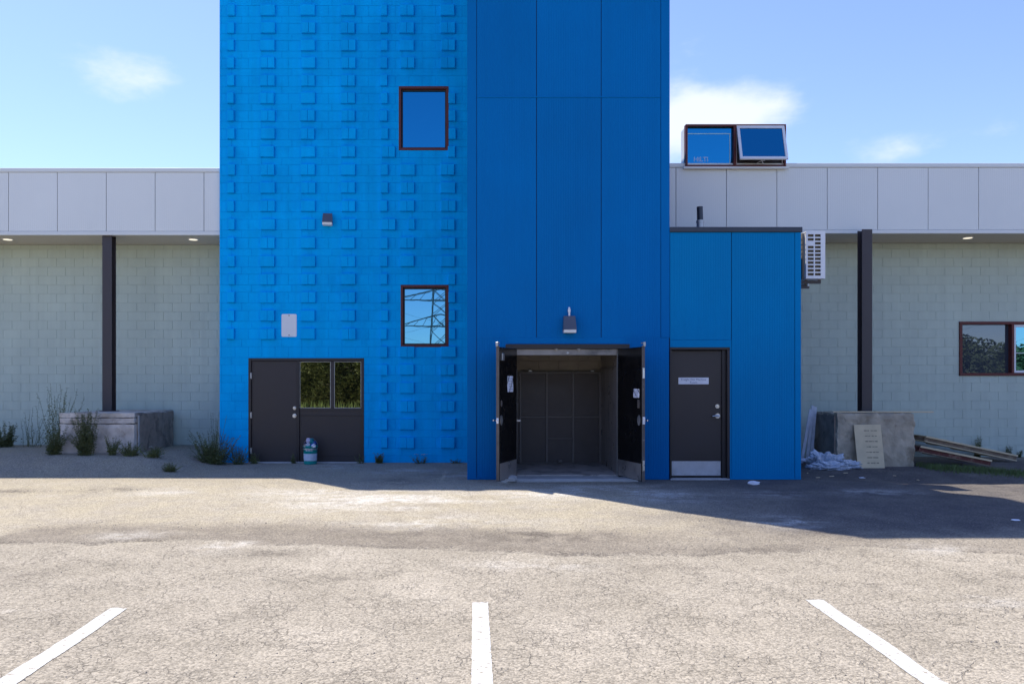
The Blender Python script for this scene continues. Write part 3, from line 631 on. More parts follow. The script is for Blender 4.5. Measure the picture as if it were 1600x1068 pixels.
# the two swung-open leaves
def leaf(hx, direc, side, label):
    direc = Vector(direc).normalized(); Ln = .885
    rt = obj('door_leaf', None, tower, label=label, loc=(hx, HY, 0)); rt.rotation_euler.z = math.atan2(direc.y, direc.x)
    zt = oz1-.075; th = .045; yo = side*th/2
    y_ = lambda a, b: (min(side*a, side*b), max(side*a, side*b))      # depth measured out from the inner face
    MB().cbox(.012, Ln, -th/2, th/2, .075, zt, .003).build('slab', MT['black'], rt)
    MB().cbox(Ln+.0005, Ln+.012, -th/2-.003, th/2+.003, .07, zt+.004, .002).build('edge', MT['edge'], rt)
    a, b = y_(th/2+.0005, th/2+.004)
    MB().cbox(.04, Ln-.03, a, b, .085, .36, .0012).build('kick_plate', MT['carwall'], rt)
    for k in range(9):
        a2, b2 = y_(th/2+.0005, th/2+.008); zz = 1.62+k*.033
        MB().cbox(Ln-.36, Ln-.16, a2, b2, zz, zz+.014, .002).build('louvre', MT['black'], rt)
    c_ = Vector((Ln-.07, side*(th/2+.001), Z(656, 12.6)))
    a, b = y_(th/2+.0005, th/2+.006)
    for zz, hz, wz, m in ((Z(656, 12.6), .085, .05, 'gsteel'), (Z(630, 12.6), .055, .035, 'edge')):
        n = 20; vv = [(Ln-.1+wz*math.cos(2*math.pi*i/n), yy, zz+hz*math.sin(2*math.pi*i/n)) for yy in (a, b) for i in range(n)]
        MB().add(vv, [tuple(range(n)), tuple(range(n, 2*n))[::-1]]+[(i, (i+1) % n, n+(i+1) % n, n+i) for i in range(n)]).build('lock_plate', MT[m], rt)
    MB().tube([(Ln-.1, side*th/2, c_.z), (Ln-.1, -side*(th/2+.05), c_.z)], .012, 8).tube([(Ln-.1, -side*(th/2+.05), c_.z), (Ln-.0, -side*(th/2+.055), c_.z)], .012, 8).build('lever_handle', MT['steel'], rt)
    MB().cbox(Ln-.02, Ln+.05, -.02, .02, zt+.003, zt+.02, .003).cbox(Ln+.03, Ln+.05, -.02, .02, zt+.0205, zt+.075, .003).cbox(Ln-.05, Ln+.029, -.015, .015, zt+.05, zt+.07, .003).build('top_bolt', MT['gsteel'], rt)
    if side > 0:
        a, b = y_(th/2+.0005, th/2+.02); MB().cbox(Ln-.2, Ln-.1, a, b, zt-.22, zt-.1, .006).build('strike_box', MT['gsteel'], rt)
        MB().cbox(Ln+.0125, Ln+.06, -.012, .012, c_.z-.012, c_.z+.012, .003).cbox(Ln+.0125, Ln+.02, -.018, .018, c_.z-.05, c_.z+.04, .002).build('latch', MT['white'], rt)
    else:
        for zz in (.33, 1.83): MB().cbox(Ln+.0125, Ln+.02, -.018, .018, zz-.085, zz+.085, .002).build('hinge_leaf', MT['steel'], rt)
        MB().cbox(Ln+.0125, Ln+.03, -.02, .02, c_.z-.06, c_.z+.06, .004).cbox(Ln+.031, Ln+.045, -.014, .014, c_.z-.02, c_.z+.045, .003).build('latch', MT['white'], rt)
        a, b = y_(th/2+.0005, th/2+.018); MB().cbox(Ln-.13, Ln-.07, a, b, 1.26, 1.40, .005).build('pull_box', MT['edge'], rt)
    return rt, Ln, th
lfL, Ln, th = leaf(HLX, (-.34, -.83), 1, 'left black door leaf swung outward with long paper notice')
lfR, _, _ = leaf(HRX, (.245, -.86), -1, 'right black door leaf swung outward with square paper notice')
def notice(rt, side, x0, x1, z0, z1, label):
    M_ = Matrix.Translation(rt.location) @ Matrix.Rotation(rt.rotation_euler.z, 4, 'Z')
    o = thing('paper_notice', label, 'notice', M_ @ Vector(((x0+x1)/2, side*(th/2+.001), z0)), rz=rt.rotation_euler.z)
    w_ = (x1-x0)/2; h_ = z1-z0; n = 6
    vv = [(-w_+2*w_*i/n, side*(.001+.004*math.sin(i*1.3+j)), h_*j/n) for j in range(n+1) for i in range(n+1)]
    vv += [(v[0], v[1]+side*.0012, v[2]) for v in vv]; q_ = (n+1)**2
    ff = [(j*(n+1)+i, j*(n+1)+i+1, (j+1)*(n+1)+i+1, (j+1)*(n+1)+i) for j in range(n) for i in range(n)]
    MB().add(vv, ff+[tuple(k+q_ for k in f[::-1]) for f in ff]).build('sheet', MT['paper'], o)
    tx = MB(); rr_ = random.Random(label)
    for k in range(5):
        zz = h_*(.84-.165*k)
        for s_ in range(2): tx.box(-w_*.75+s_*w_*.8, -w_*.75+s_*w_*.8+w_*rr_.uniform(.45, .7), *sorted((side*.0068, side*.0078)), zz-.007, zz+.007)
    tx.build('print', MT['ink2'], o, kind='stuff')
notice(lfL, 1, .22, .50, 1.52, 1.79, 'long white paper notice taped to the left black door leaf')
notice(lfR, -1, .60, .80, 1.43, 1.575, 'small square white paper notice taped to the right black door leaf')

# ------------------------------------------------------------------ machine room
room = thing('machine_room', 'low blue ribbed metal clad annex with a single brown door', 'building')
RX0, RX1, RH = XTR+.003, P(1251), Z(363, DP)
dx0, dx1, dz1 = P(1046.5), P(1138.5), Z(543.5, DP)
sk = MB(); DR = DP+.0
for r in subtract_all([(RX0, RX1, -.3, RH)], [(dx0, dx1, -.4, dz1)]): sk.box(r[0], r[1], DR+.012, DR+.12, r[2], r[3])
sk.box(RX1-.1, RX1-.0, DR+.121, DF-.06, -.3, RH).box(RX0, RX1-.101, DF-.16, DF-.06, -.3, RH).box(RX0, RX1-.101, DR+.121, DF-.161, RH-.1, RH-.0)
rw = sk.build('wall', MT['panelj'], room)
zl = Z(531, DP)
roomm = mat('blue_annex_panel', (.0, .205, .47), .55, .05, .8, spec=.07, streak=.022, orand=.02)
ribbed(P(1046.8), P(1142), zl+.004, RH-.002, DR-.012).build('panel', roomm, rw)
ribbed(P(1143.2), P(1241), .03, RH-.002, DR-.012).build('panel', roomm, rw)
flat('header_trim', P(1046.8), P(1142.4), dz1+.012, zl, roomm, rw, DR-.016, .026)
flat('door_trim', dx1+.016, P(1142.6), .03, zl-.0, roomm, rw, DR-.014, .024)
flat('corner_trim', P(1241.8), RX1, .03, RH-.002, roomm, rw, DR-.018, .029)
MB().box(RX1+.0005, RX1+.012, DR+.012, DF-.07, .0, RH-.002).build('side_panel', roomm, rw)
flat('base_trim', dx1+.016, RX1, .0, .028, roomm, rw, DR-.024, .034)
MB().cbox(RX0, RX1+.02, DR-.035, DF-.06, RH, Z(355, DP), .006).build('roof_flashing', MT['cap'], room)
dr = obj('door', None, room)
MB().cbox(dx0-.0, dx0+.03, DR-.02, DR+.16, .02, dz1-.031, .003).cbox(dx1-.03, dx1+.015, DR-.02, DR+.16, .02, dz1-.031, .003).cbox(dx0-.0, dx1+.015, DR-.022, DR+.16, dz1-.03, dz1+.011, .003).build('frame', MT['darkframe'], dr)
lx0, lx1 = P(1049.5), P(1129.5)
MB().cbox(lx1+.002, dx1-.0305, DR+.045, DR+.15, .02, dz1-.031, .003).build('rebate', MT['darkframe'], dr)
MB().cbox(lx0, lx1, DR+.075, DR+.12, .045, dz1-.045, .003).build('leaf', MT['dark'], dr)
yl = DR+.075
MB().cbox(P(1049.6)+.01, P(1128), yl-.004, yl-.0005, .06, .31, .001).build('kick_plate', mat('satin_kick_plate', (.55, .55, .57), .45, .1, 9, metal=.55), dr)
for px in (1054, 1072, 1090, 1108, 1123):
    for zz in (.085, .288): MB().tube([(P(px), yl-.004, zz), (P(px), yl-.008, zz)], .008, 8).build('screw', MT['gsteel'], dr)
c_ = (P(1122.5), yl, Z(634.5, DP)); MB().tube([c_, (c_[0], yl-.02, c_[2])], .036, 18).tube([(c_[0], yl-.0205, c_[2]), (c_[0], yl-.032, c_[2])], .018, 12).build('deadbolt', MT['steel'], dr)
c_ = (P(1123), yl, Z(649.5, DP)); MB().tube([c_, (c_[0], yl-.018, c_[2])], .043, 18).tube([(c_[0], yl-.0185, c_[2]), (c_[0], yl-.06, c_[2])], .018, 12).tube([(c_[0]+.012, yl-.058, c_[2]), (c_[0]-.05, yl-.06, c_[2]), (c_[0]-.10, yl-.05, c_[2]-.006)], .015, 8, .011).build('lever_handle', MT['steel'], dr)
MB().cbox(dx0, dx1, DR-.07, DR+.16, -.1, .019, .006).build('threshold', MT['sill'], dr)
MB().box(dx0-.01, dx1+.02, DR+.165, DR+.2, -.1, dz1+.02).build('backing', MT['darkframe'], dr)
def text_mesh(s_, size, m, name, bold=False):
    cu = bpy.data.curves.new(name, 'FONT'); cu.body = s_; cu.size = size; cu.align_x = 'CENTER'; cu.align_y = 'CENTER'; cu.extrude = .0006
    if bold: cu.offset = size*.02
    o = bpy.data.objects.new(name, cu); COL.objects.link(o)
    me_ = bpy.data.meshes.new_from_object(o.evaluated_get(bpy.context.evaluated_depsgraph_get()))
    bpy.data.objects.remove(o); me_.materials.clear(); me_.materials.append(m); return me_
sg = thing('door_sign', 'white plastic nameplate lettered for the machine room on brown door', 'sign', (P(1085.5), yl-.0005, Z(600, DP)))
MB().cbox(-.265, .265, -.006, 0, 0, Z(589.5, DP)-Z(600, DP), .002).build('plate', MT['paper'], sg)
for s_, zz in (('Freight Elev Machine', .082), ('Room', .032)):
    o = obj('lettering', text_mesh(s_, .052, MT['ink'], 'lettering'), sg, loc=(0, -.0068, zz)); o.rotation_euler.x = R(90)
# vent pipe on the annex roof
vp = thing('vent_pipe', 'short pipe with black top and bright collar on annex roof', 'pipe', (X(1094, 14.4), 14.4, RH+.09))
MB().tube([(0, 0, -.08), (0, 0, .30)], .065, 18).tube([(0, 0, .301), (0, 0, .345)], .072, 18).build('collar', MT['gsteel'], vp, smooth=False)
MB().tube([(0, 0, .346), (-.008, 0, .60)], .056, 18).build('pipe', MT['cap'], vp)

# ------------------------------------------------------------------ outdoor condenser on the side of the annex
DA = 13.62
ac = thing('air_conditioner', 'white outdoor condenser unit bracketed to side of blue annex', 'air conditioner', (RX1+.013, DA, 3.35))
ac.location = (0, 0, 0)
ax0, ax1, az0, az1 = X(1259.5, DA), X(1289.5, DA), Z(435, DA), Z(361, DA)
gc = [(X(1262.2, DA), X(1271.6, DA)), (X(1273.4, DA), X(1282.6, DA))]
rows_ = []
zz0, zz1 = Z(431.5, DA), Z(365, DA); ph = (zz1-zz0)/11
rects = [(ax0, ax1, az0, az1)]
hl = []
for i in range(11):
    for k, (a, b) in enumerate(gc):
        if k == 0 and i == 8: continue
        hl.append((a, b, zz0+i*ph+.012, zz0+(i+1)*ph-.010))
mb = MB()
for r in subtract_all(rects, hl): mb.box(r[0], r[1], DA, DA+.018, r[2], r[3])
mb.box(ax0, ax0+.012, DA+.0181, DA+.88, az0, az1).box(ax1-.012, ax1, DA+.0181, DA+.88, az0, az1).box(ax0+.0121, ax1-.0121, DA+.0181, DA+.88, az1-.012, az1).box(ax0+.0121, ax1-.0121, DA+.0181, DA+.88, az0, az0+.012)
mb.box(ax0+.0121, ax1-.0121, DA+.862, DA+.88, az0+.0121, az1-.0121)
mb.build('casing', MT['white'], ac)
MB().box(ax0+.0125, ax1-.0125, DA+.05, DA+.07, az0+.0125, az1-.0125).build('coil', mat('coil_fins', (.16, .13, .085), .6, .2, 30), ac)
MB().cbox(ax1+.0005, ax1+.03, DA+.06, DA+.82, az0+.08, az1-.1, .008).build('fan_grille', MT['white'], ac)
for k in range(9):
    z_ = az0+.05+k*.085; MB().tube([(ax0-.045, DA+.02, z_), (ax0-.045, DA+.86, z_)], .004, 6).build('guard_wire', MT['gatebar'], ac)
MB().tube([(ax0-.045, DA+.02, az0), (ax0-.045, DA+.02, az1-.06)], .006, 6).tube([(ax0-.045, DA+.02, az1-.06), (ax0+.005, DA+.02, az1-.02)], .006, 6).tube([(ax0-.045, DA+.02, az0+.02), (ax0+.004, DA+.02, az0+.02)], .006, 6).build('coil_guard', MT['gatebar'], ac)
MB().box(ax0-.035, ax0-.001, DA+.08, DA+.86, az0+.01, az1-.02).build('rear_coil', mat('rear_fins', (.22, .19, .13), .6, .2, 30), ac)
for yy in (DA+.12, DA+.7):
    br = obj('bracket', None, ac)
    MB().cbox(RX1+.0125, ax1-.02, yy, yy+.05, az0-.072, az0-.02, .003).build('arm', MT['column'], br)
    MB().cbox(RX1+.0125, X(1268.5, DA)+.01, yy, yy+.05, az0-.16, az0-.12, .003).build('lower_arm', MT['column'], br)
    MB().tube([(X(1268, DA), yy+.025, az0-.13), (X(1268, DA), yy+.025, az0-.07)], .018, 8).build('strut', MT['gsteel'], br)
for xx in (ax0+.04, ax1-.06):
    for yy in (DA+.125, DA+.705): MB().cbox(xx, xx+.04, yy, yy+.04, az0-.0195, az0-.0005, .003).build('foot', MT['gatebar'], ac)

# ------------------------------------------------------------------ roof dormer with awning window above the right fascia
dm = thing('roof_window', 'red framed rooftop window box with one awning sash propped open', 'window')
DD = DF-.075
qx0, qx1, qz0, qz1 = X(1071.5, DD), X(1228.5, DD), Z(260.5, DD), Z(194, DD)
frame_rect(MB(), qx0, qx1, qz0, qz1, .042, DD, DD+.13).cbox(X(1148.5, DD)-.028, X(1148.5, DD)+.028, DD+.002, DD+.13, qz0+.0425, qz1-.0425, .004).build('frame', MT['red'], dm)
MB().box(qx0+.02, qx1-.02, DD+.132, DD+.45, ZRT+.003, qz1-.02).build('cheek', MT['fascia'], dm)
MB().cbox(qx0-.05, qx1+.05, DD-.03, DD+.02, qz0-.045, qz0-.002, .004).build('sill', MT['trim'], dm)
xm = X(1148.5, DD)
MB().box(qx0+.03, xm-.027, DD+.085, DD+.095, qz0+.03, qz1-.03).build('pane', MT['glassb'], dm)
a0, a1, b1 = X(1075, DD), X(1143, DD), Z(206.5, DD)
MB().box(a0+.0, a1, DD+.078, DD+.0845, b1-.017, b1).box(a0, a0+.017, DD+.078, DD+.0845, qz0+.043, b1-.0171).box(a1-.017, a1, DD+.078, DD+.0845, qz0+.043, b1-.0171).build('screen_frame', mat('pale_screen_frame', (.45, .70, .80), .5, .03), dm)
o = obj('sticker_lettering', text_mesh('HILTI', .135, MT['sticker'], 'sticker_lettering', True), dm, loc=(X(1097, DD), DD+.083, Z(247.5, DD))); o.rotation_euler.x = R(90)
frame_rect(MB(), xm+.035, qx1-.06, qz0+.043, qz1-.043, .015, DD+.03, DD+.05, .002).build('inner_frame', mat('pinkish_inner_frame', (.55, .47, .45), .6, .05), dm)
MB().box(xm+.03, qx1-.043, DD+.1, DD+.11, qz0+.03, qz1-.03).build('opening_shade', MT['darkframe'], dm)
sash = obj('awning_sash', None, dm, loc=((xm+.03+qx1-.045)/2, DD+.01, qz1-.045)); sash.rotation_euler.x = R(-16)
sw_, sh_ = (qx1-.045-xm-.03)/2, qz1-.045-qz0-.06
frame_rect(MB(), -sw_, sw_, -sh_, 0, .058, -.03, .015, .004).build('sash_frame', MT['whitev'], sash)
MB().box(-sw_+.05, sw_-.05, -.012, -.004, -sh_+.05, -.05).build('pane', MT['glassb'], sash)
cz = qz0+.07; cxm = X(1189, DD)
MB().tube([(cxm-.1, DD+.03, cz), (cxm-.03, DD-.05, cz+.03), (cxm+.04, DD-.12, cz+.03)], .007, 6).tube([(cxm+.1, DD+.03, cz), (cxm+.03, DD-.05, cz-.02), (cxm-.03, DD-.12, cz+.03)], .007, 6).build('stay_arm', MT['whitev'], dm)

# ------------------------------------------------------------------ columns and concrete footings
def rough_box(name, x0, x1, y0, y1, z0, z1, m, parent, amp=.012, step=.07, seed=0, chip=.03):
    b = bmesh.new(); bmesh.ops.create_cube(b, size=1)
    for v in b.verts: v.co = Vector(((x0+x1)/2+v.co.x*(x1-x0), (y0+y1)/2+v.co.y*(y1-y0), (z0+z1)/2+v.co.z*(z1-z0)))
    for ax in range(3):
        ln = ((x1-x0), (y1-y0), (z1-z0))[ax]; n = max(1, int(ln/step)); lo = (x0, y0, z0)[ax]
        for k in range(1, n):
            p = Vector((0, 0, 0)); p[ax] = lo+ln*k/n; nn = Vector((0, 0, 0)); nn[ax] = 1
            bmesh.ops.bisect_plane(b, geom=b.verts[:]+b.edges[:]+b.faces[:], plane_co=p, plane_no=nn)
    c_ = Vector(((x0+x1)/2, (y0+y1)/2, (z0+z1)/2))
    for v in b.verts:
        e = sum([abs(v.co.x-q_) < 1e-4 for q_ in (x0, x1)])+sum([abs(v.co.y-q_) < 1e-4 for q_ in (y0, y1)])+sum([abs(v.co.z-q_) < 1e-4 for q_ in (z0, z1)])
        nv = mnoise.noise_vector(v.co*7+Vector((seed, 0, 0)))+.5*mnoise.noise_vector(v.co*19)
        v.co += nv*amp
        if e >= 2:
            k = max(0, mnoise.noise(v.co*9+Vector((seed*3, 1, 2)))+.35); v.co += (c_-v.co).normalized()*chip*k
    me_ = bpy.data.meshes.new(name); b.to_mesh(me_); b.free(); me_.materials.append(m); return obj(name, me_, parent)
fl = thing('concrete_footing', 'stained low concrete footing with board marks, weeds along its front', 'footing', group=None)
bx0, bx1, by0, by1, btop = X(93, 15.4), X(210, 15.4), 15.4, 17.36, Z(645, 15.4)
gl_ = .20
rough_box('base_course', bx0, bx1, by0, by1, gl_-.1, btop-.222, MT['concw'], fl, seed=1)
rough_box('middle_course', bx0-.006, bx1+.004, by0-.008, by1-.01, btop-.206, btop-.10, MT['concw'], fl, seed=2, amp=.008)
rough_box('top_course', bx0-.002, bx1+.006, by0-.004, by1, btop-.086, btop, MT['concw'], fl, seed=3, amp=.008)
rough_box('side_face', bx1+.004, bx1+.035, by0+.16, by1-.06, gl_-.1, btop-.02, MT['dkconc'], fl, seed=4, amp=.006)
rough_box('lime_streak', bx1+.02, bx1+.04, by0+.10, by0+.16, gl_, btop-.03, MT['sill'], fl, seed=6, amp=.006)
fr_ = thing('concrete_footing', 'pale rough concrete footing with plywood sheet leaning on its face', 'footing')
cx0_, cx1_, cy0_, cy1_, ctop = X(1308, 15.4), X(1430, 15.4), 15.4, 16.42, Z(645, 15.4)
rough_box('block', cx0_, cx1_, cy0_, cy1_, -.2, ctop, MT['concrete'], fr_, seed=8, amp=.016, chip=.045, step=.06)
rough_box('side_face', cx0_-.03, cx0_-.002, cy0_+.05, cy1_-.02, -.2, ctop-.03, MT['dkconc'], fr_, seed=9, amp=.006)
def column(label, x0, x1, d, zb, zt):
    c_ = thing('steel_column', label, 'column', ((x0+x1)/2, d, zb), group=None)
    a = (x1-x0)/2; h = zt-zb; dep = .2
    MB().cbox(-a, a, 0, .016, .012, h, .002).build('front_flange', MT['column'], c_)
    MB().cbox(-a, a, dep-.016, dep, .012, h, .002).build('rear_flange', MT['column'], c_)
    MB().box(-.008, .008, .0165, dep-.0165, .012, h).build('web', MT['column'], c_)
    MB().cbox(-a-.05, a+.05, -.05, dep+.05, -.03, .0115, .003).build('base_plate', MT['column'], c_)
column('dark brown steel column standing on footing overgrown with weeds', X(157.5, 16.3), X(172.5, 16.3), 16.3+.06, btop, ZLB)
column('dark brown steel column standing on footing beside wooden pallets', X(1347, 15.9), X(1363, 15.9), 15.9, ctop, ZRB)

# ------------------------------------------------------------------ wall lamps, blank sign
def wall_lamp(label, x, d, zt, w_, h_, conduit):
    o = thing('wall_lamp', label, 'lamp', (x, d, zt-h_))
    a0_, a1_ = w_*.46, w_*.53; d0_, d1_ = .07, .17
    MB().add([(-a1_,0,.03),(a1_,0,.03),(a1_,-d1_,.03),(-a1_,-d1_,.03),(-a0_,0,h_),(a0_,0,h_),(a0_,-d0_,h_),(-a0_,-d0_,h_)],
             ((3,2,1,0)[::-1],(4,5,6,7)[::-1],(0,1,5,4)[::-1],(1,2,6,5)[::-1],(2,3,7,6)[::-1],(3,0,4,7)[::-1])).build('housing', MT['lamp'], o)
    MB().cbox(-a1_+.006, a1_-.006, -d1_+.004, -.01, -.025, .0295, .004).build('lens', MT['lens'], o)
    if conduit:
        MB().tube([(0, -.035, h_+.0005), (0, -.035, h_+.07)], .016, 10).tube([(0, -.035, h_+.0705), (0, -.035, h_+.12)], .024, 10).tube([(0, -.035, h_+.1205), (0, -.03, h_+.14), (0, -.0, h_+.145)], .016, 10).build('conduit', MT['white'], o)
    return o
o = wall_lamp('small slate wall lamp mounted high on blue masonry', X(512, DB-.01), DB-.002, Z(334.5, DB), .20, .23, False); o.rotation_euler.z = R(7)
wall_lamp('slate wall lamp with white conduit above the open black doors', P(889), DP-.0145, Z(494, DP), .21, .27, True)
bs = thing('blank_sign', 'blank white metal sign plate screwed to blue masonry', 'sign', (X(451.5, DB-.02), DB-.004, Z(526, DB)))
w_, h_, n = X(463.5, DB)-X(440, DB), Z(490.5, DB)-Z(526, DB), 6
pr_ = []
for cx_, cz_, a0_ in ((w_/2-.03, h_-.03, 0), (-w_/2+.03, h_-.03, 90), (-w_/2+.03, .03, 180), (w_/2-.03, .03, 270)):
    pr_ += [(cx_+.03*math.cos(R(a0_+90*k/n)), cz_+.03*math.sin(R(a0_+90*k/n))) for k in range(n+1)]
m_ = len(pr_); MB().add([(a, y_, b) for y_ in (-.006, 0) for a, b in pr_], [tuple(range(m_)), tuple(range(m_, 2*m_))[::-1]]+[(i, m_+i, m_+(i+1) % m_, (i+1) % m_) for i in range(m_)]).build('plate', MT['white'], bs)
for zz in (.035, h_-.03): MB().tube([(0, -.0062, zz), (0, -.012, zz)], .011, 10).build('bolt', MT['column'], bs)

# ------------------------------------------------------------------ pail full of litter by the door
bxp, byp = X(485, DB-.28), DB-.28; bz_ = gz(bxp, byp)
pail = thing('pail', 'teal plastic pail with white label heaped with litter by brown door', 'pail', (bxp, byp, bz_))
MB().lathe([(.128, 0), (.132, .02), (.143, .355), (.150, .36), (.150, .385), (.138, .385), (.138, .33)], n=32).build('body', MT['teal'], pail, smooth=True)
MB().lathe([(.1345, .075), (.1350, .08), (.1408, .215), (.1400, .22)], n=32, close=False).build('label_band', MT['label'], pail, smooth=True)
MB().lathe([(.1515, .30), (.1525, .305), (.1535, .325), (.1525, .33)], n=32, close=False).build('rim', MT['gsteel'], pail, smooth=True)
for px_, w2 in ((-.5, .05), (-.12, .02), (.05, .03), (.28, .04)):
    MB().add([(.1448*math.sin(px_+q_), -.1448*math.cos(px_+q_), z_) for z_ in (.278, .300) for q_ in (0, w2*6)], ((0, 1, 3, 2),)).build('print', MT['label'], pail)
MB().tube([(.155*math.cos(a_), .02, .34+.19*math.sin(a_)) for a_ in np.linspace(0, math.pi, 14)], .004, 6).build('handle', MT['gsteel'], pail)
lit = [((.45,.42,.55), 'pinkish grey'), ((.02,.25,.28), 'teal'), ((.02,.06,.25), 'navy blue'), ((.5,.55,.62), 'pale blue'), ((.03,.03,.07), 'black'), ((.04,.12,.40), 'royal blue'), ((.45,.33,.28), 'tan'), ((.75,.77,.8), 'white'), ((.03,.04,.12), 'dark blue'), ((.10,.2,.22), 'dull green')]
spots = [(-.035,-.03,.49),(.03,-.04,.48),(.085,-.02,.43),(-.03,-.07,.41),(-.09,-.0,.42),(.06,-.08,.395),(-.075,-.08,.385),(.09,-.09,.385),(.02,.05,.46),(-.01,.03,.40)]
def crumple(r, seed, sx=1, sy=1, sz=1, sub=3, k=.5, fr_=3.0):
    b = bmesh.new(); bmesh.ops.create_icosphere(b, subdivisions=sub, radius=1)
    for v in b.verts:
        n_ = mnoise.noise(v.co*fr_+Vector((seed*7.1, 0, 0)))+.6*abs(mnoise.noise(v.co*fr_*2.3+Vector((0, seed*3.3, 0))))
        v.co *= 1+k*n_; v.co = Vector((v.co.x*sx, v.co.y*sy, v.co.z*sz))*r
    return b
for k, ((cl, nm), sp) in enumerate(zip(lit, spots)):
    b = crumple(.048, k, 1, .9, 1.15 if k < 3 else .8, 2, .6); me_ = bpy.data.meshes.new('wrapper'); b.to_mesh(me_); b.free(); me_.materials.append(mat('wrapper_'+nm.replace(' ', '_'), cl, .4, .25, 30))
    obj('crumpled_wrapper', me_, None, 'crumpled %s wrapper heaped in the teal pail' % nm, 'litter', 'litter in the pail', loc=(bxp+sp[0], byp+sp[1], bz_+sp[2]-.01))

# ------------------------------------------------------------------ debris by the right footing
def board(name, label, cat, p0, p1, wdir, w_, t_, m, group=None):
    """a plank from p0 to p1, width along wdir"""
    p0, p1 = Vector(p0), Vector(p1); ax = (p1-p0); ln = ax.length; ax.normalize(); wd = (Vector(wdir)-ax*Vector(wdir).dot(ax)).normalized(); nn = ax.cross(wd)
    M_ = Matrix((( wd.x, nn.x, ax.x, p0.x), (wd.y, nn.y, ax.y, p0.y), (wd.z, nn.z, ax.z, p0.z), (0, 0, 0, 1)))
    me_ = MB().cbox(-w_/2, w_/2, -t_/2, t_/2, 0, ln, min(.004, t_/4)).mesh(name, m)
    o = obj(name, me_, None, label, cat, group); o.matrix_world = M_; return o
xf = cx0_-.03
for k, (xb, xt, yb, nm, ht) in enumerate(((6.78, 6.985, 16.04, 'outermost of three pale grey boards leaning on footing side', 1.13), (6.93, 7.065, 16.12, 'middle of three pale grey boards leaning on footing side', 1.20), (7.05, 7.152, 16.20, 'innermost of three pale grey boards leaning on footing side', 1.17))):
    board('leaning_board', nm, 'board', (xb, yb, gz(xb, yb)+.005), (xt, yb+.02, ht), (1, -.2, 0), .06, .02, MT['greywood'], 'boards leaning on the footing')
d1, d2 = 15.22, 15.36
tl, tr_, bl, br_ = [Vector((X(a, d), d, Z(b, d))) for a, b, d in ((1333.5, 664.5, 15.37), (1375.5, 664.5, 15.37), (1340, 729, 15.17), (1382, 729, 15.17))]
g0 = gz(bl.x, 15.17); bl.z = br_.z = g0+.004
tl.z = tr_.z = g0+.004+.845; off = Vector((0, -.016, -.003))
pm_ = MB().add([bl, br_, tr_, tl, bl+off, br_+off, tr_+off, tl+off], ((0,1,2,3)[::-1],(4,5,6,7)[::-1],(0,1,5,4)[::-1],(1,2,6,5)[::-1],(2,3,7,6)[::-1],(3,0,4,7)[::-1])).v
ps = thing('plywood_sheet', 'pale plywood sheet with stencilled marks leaning against concrete footing', 'plywood', bl)
MB().add([Vector(v)-bl for v in pm_], ((3,2,1,0),(4,5,6,7),(0,1,5,4),(1,2,6,5),(2,3,7,6),(3,0,4,7))).build('sheet', MT['ply'], ps)
up = (tl-bl)*(1/.87); rt_ = (br_-bl).normalized(); wid = (br_-bl).length; nrm = up.cross(rt_).normalized()
if nrm.y > 0: nrm = -nrm
rr_ = random.Random(3); mmk = mat('faded_stencil_ink', (.30, .24, .155), .8, .1)
for k in range(7):
    mk = MB()
    for s_ in range(4):
        f0 = .42+s_*.115+rr_.uniform(-.02, .02); zc_ = .10+.108*k
        c_ = up.normalized()*zc_+rt_*(wid*f0)+off*1.0+nrm*.0015
        h2 = up.normalized()*rr_.uniform(.006, .012); r2 = rt_*rr_.uniform(.018, .03)
        mk.add([c_-r2-h2, c_+r2-h2, c_+r2+h2, c_-r2+h2], ((0, 1, 2, 3),))
    mk.build('stencil_print', mmk, ps, kind='stuff')
board('top_plank', 'thin tan plank lying along the top of pale footing', 'plank', (X(1300, 15.47), 15.47, ctop+.024), (X(1457, 15.5), 15.5, ctop+.02), (0, 1, 0), .09, .022, MT['ply'])
for k, (x, y, r_, sx, sy, sz, lb) in enumerate(((6.88, 15.25, .22, 1.35, .8, .8, 'large heap of crumpled clear plastic sheeting at foot of leaning boards'), (7.28, 15.12, .13, 1.7, .9, .7, 'small scrap of crumpled clear plastic against pale footing'), (6.84, 14.95, .15, 1.9, .9, .55, 'flattened tail of clear plastic sheeting trailing onto asphalt'))):
    b = crumple(r_, 20+k, sx, sy, sz, 5, .75, 2.6); zmin = min(v.co.z for v in b.verts)
    for v in b.verts: v.co.z = max(v.co.z, -r_*sz*.55)
    me_ = bpy.data.meshes.new('plastic'); b.to_mesh(me_); b.free(); me_.materials.append(MT['plastic'])
    obj('plastic_sheeting', me_, None, lb, 'plastic', 'plastic by the footing', loc=(x, y, gz(x, y)+r_*sz*.54))
def pallet(label, p, ln, dep, tilt, rz, m1, m2, seed):
    o = thing('wooden_pallet', label, 'pallet', p, 'pallets beside the footing', rz)
    o.rotation_euler = (0, tilt, rz)
    for yy in (0, dep/2-.02, dep-.04): MB().cbox(0, ln, yy, yy+.04, .021, .11, .003).build('stringer', m2, o)
    MB().cbox(0, ln, -.03, -.0105, .095, .131, .002).build('edge_strip', MT['ply'], o)
    MB().cbox(0, ln, -.03, -.0105, .0, .02, .002).build('edge_strip', m1, o)
    n = int(ln/.17)
    me_ = MB().cbox(0, .11, -.01, dep+.01, 0, .02, .002).mesh('deck_board', m1)
    for k in range(n):
        obj('deck_board', me_, o, loc=(k*(ln-.11)/(n-1), 0, .111))
        if k % 3 == 0: obj('deck_board', me_, o, loc=(k*(ln-.11)/(n-1), 0, 0))
    return o
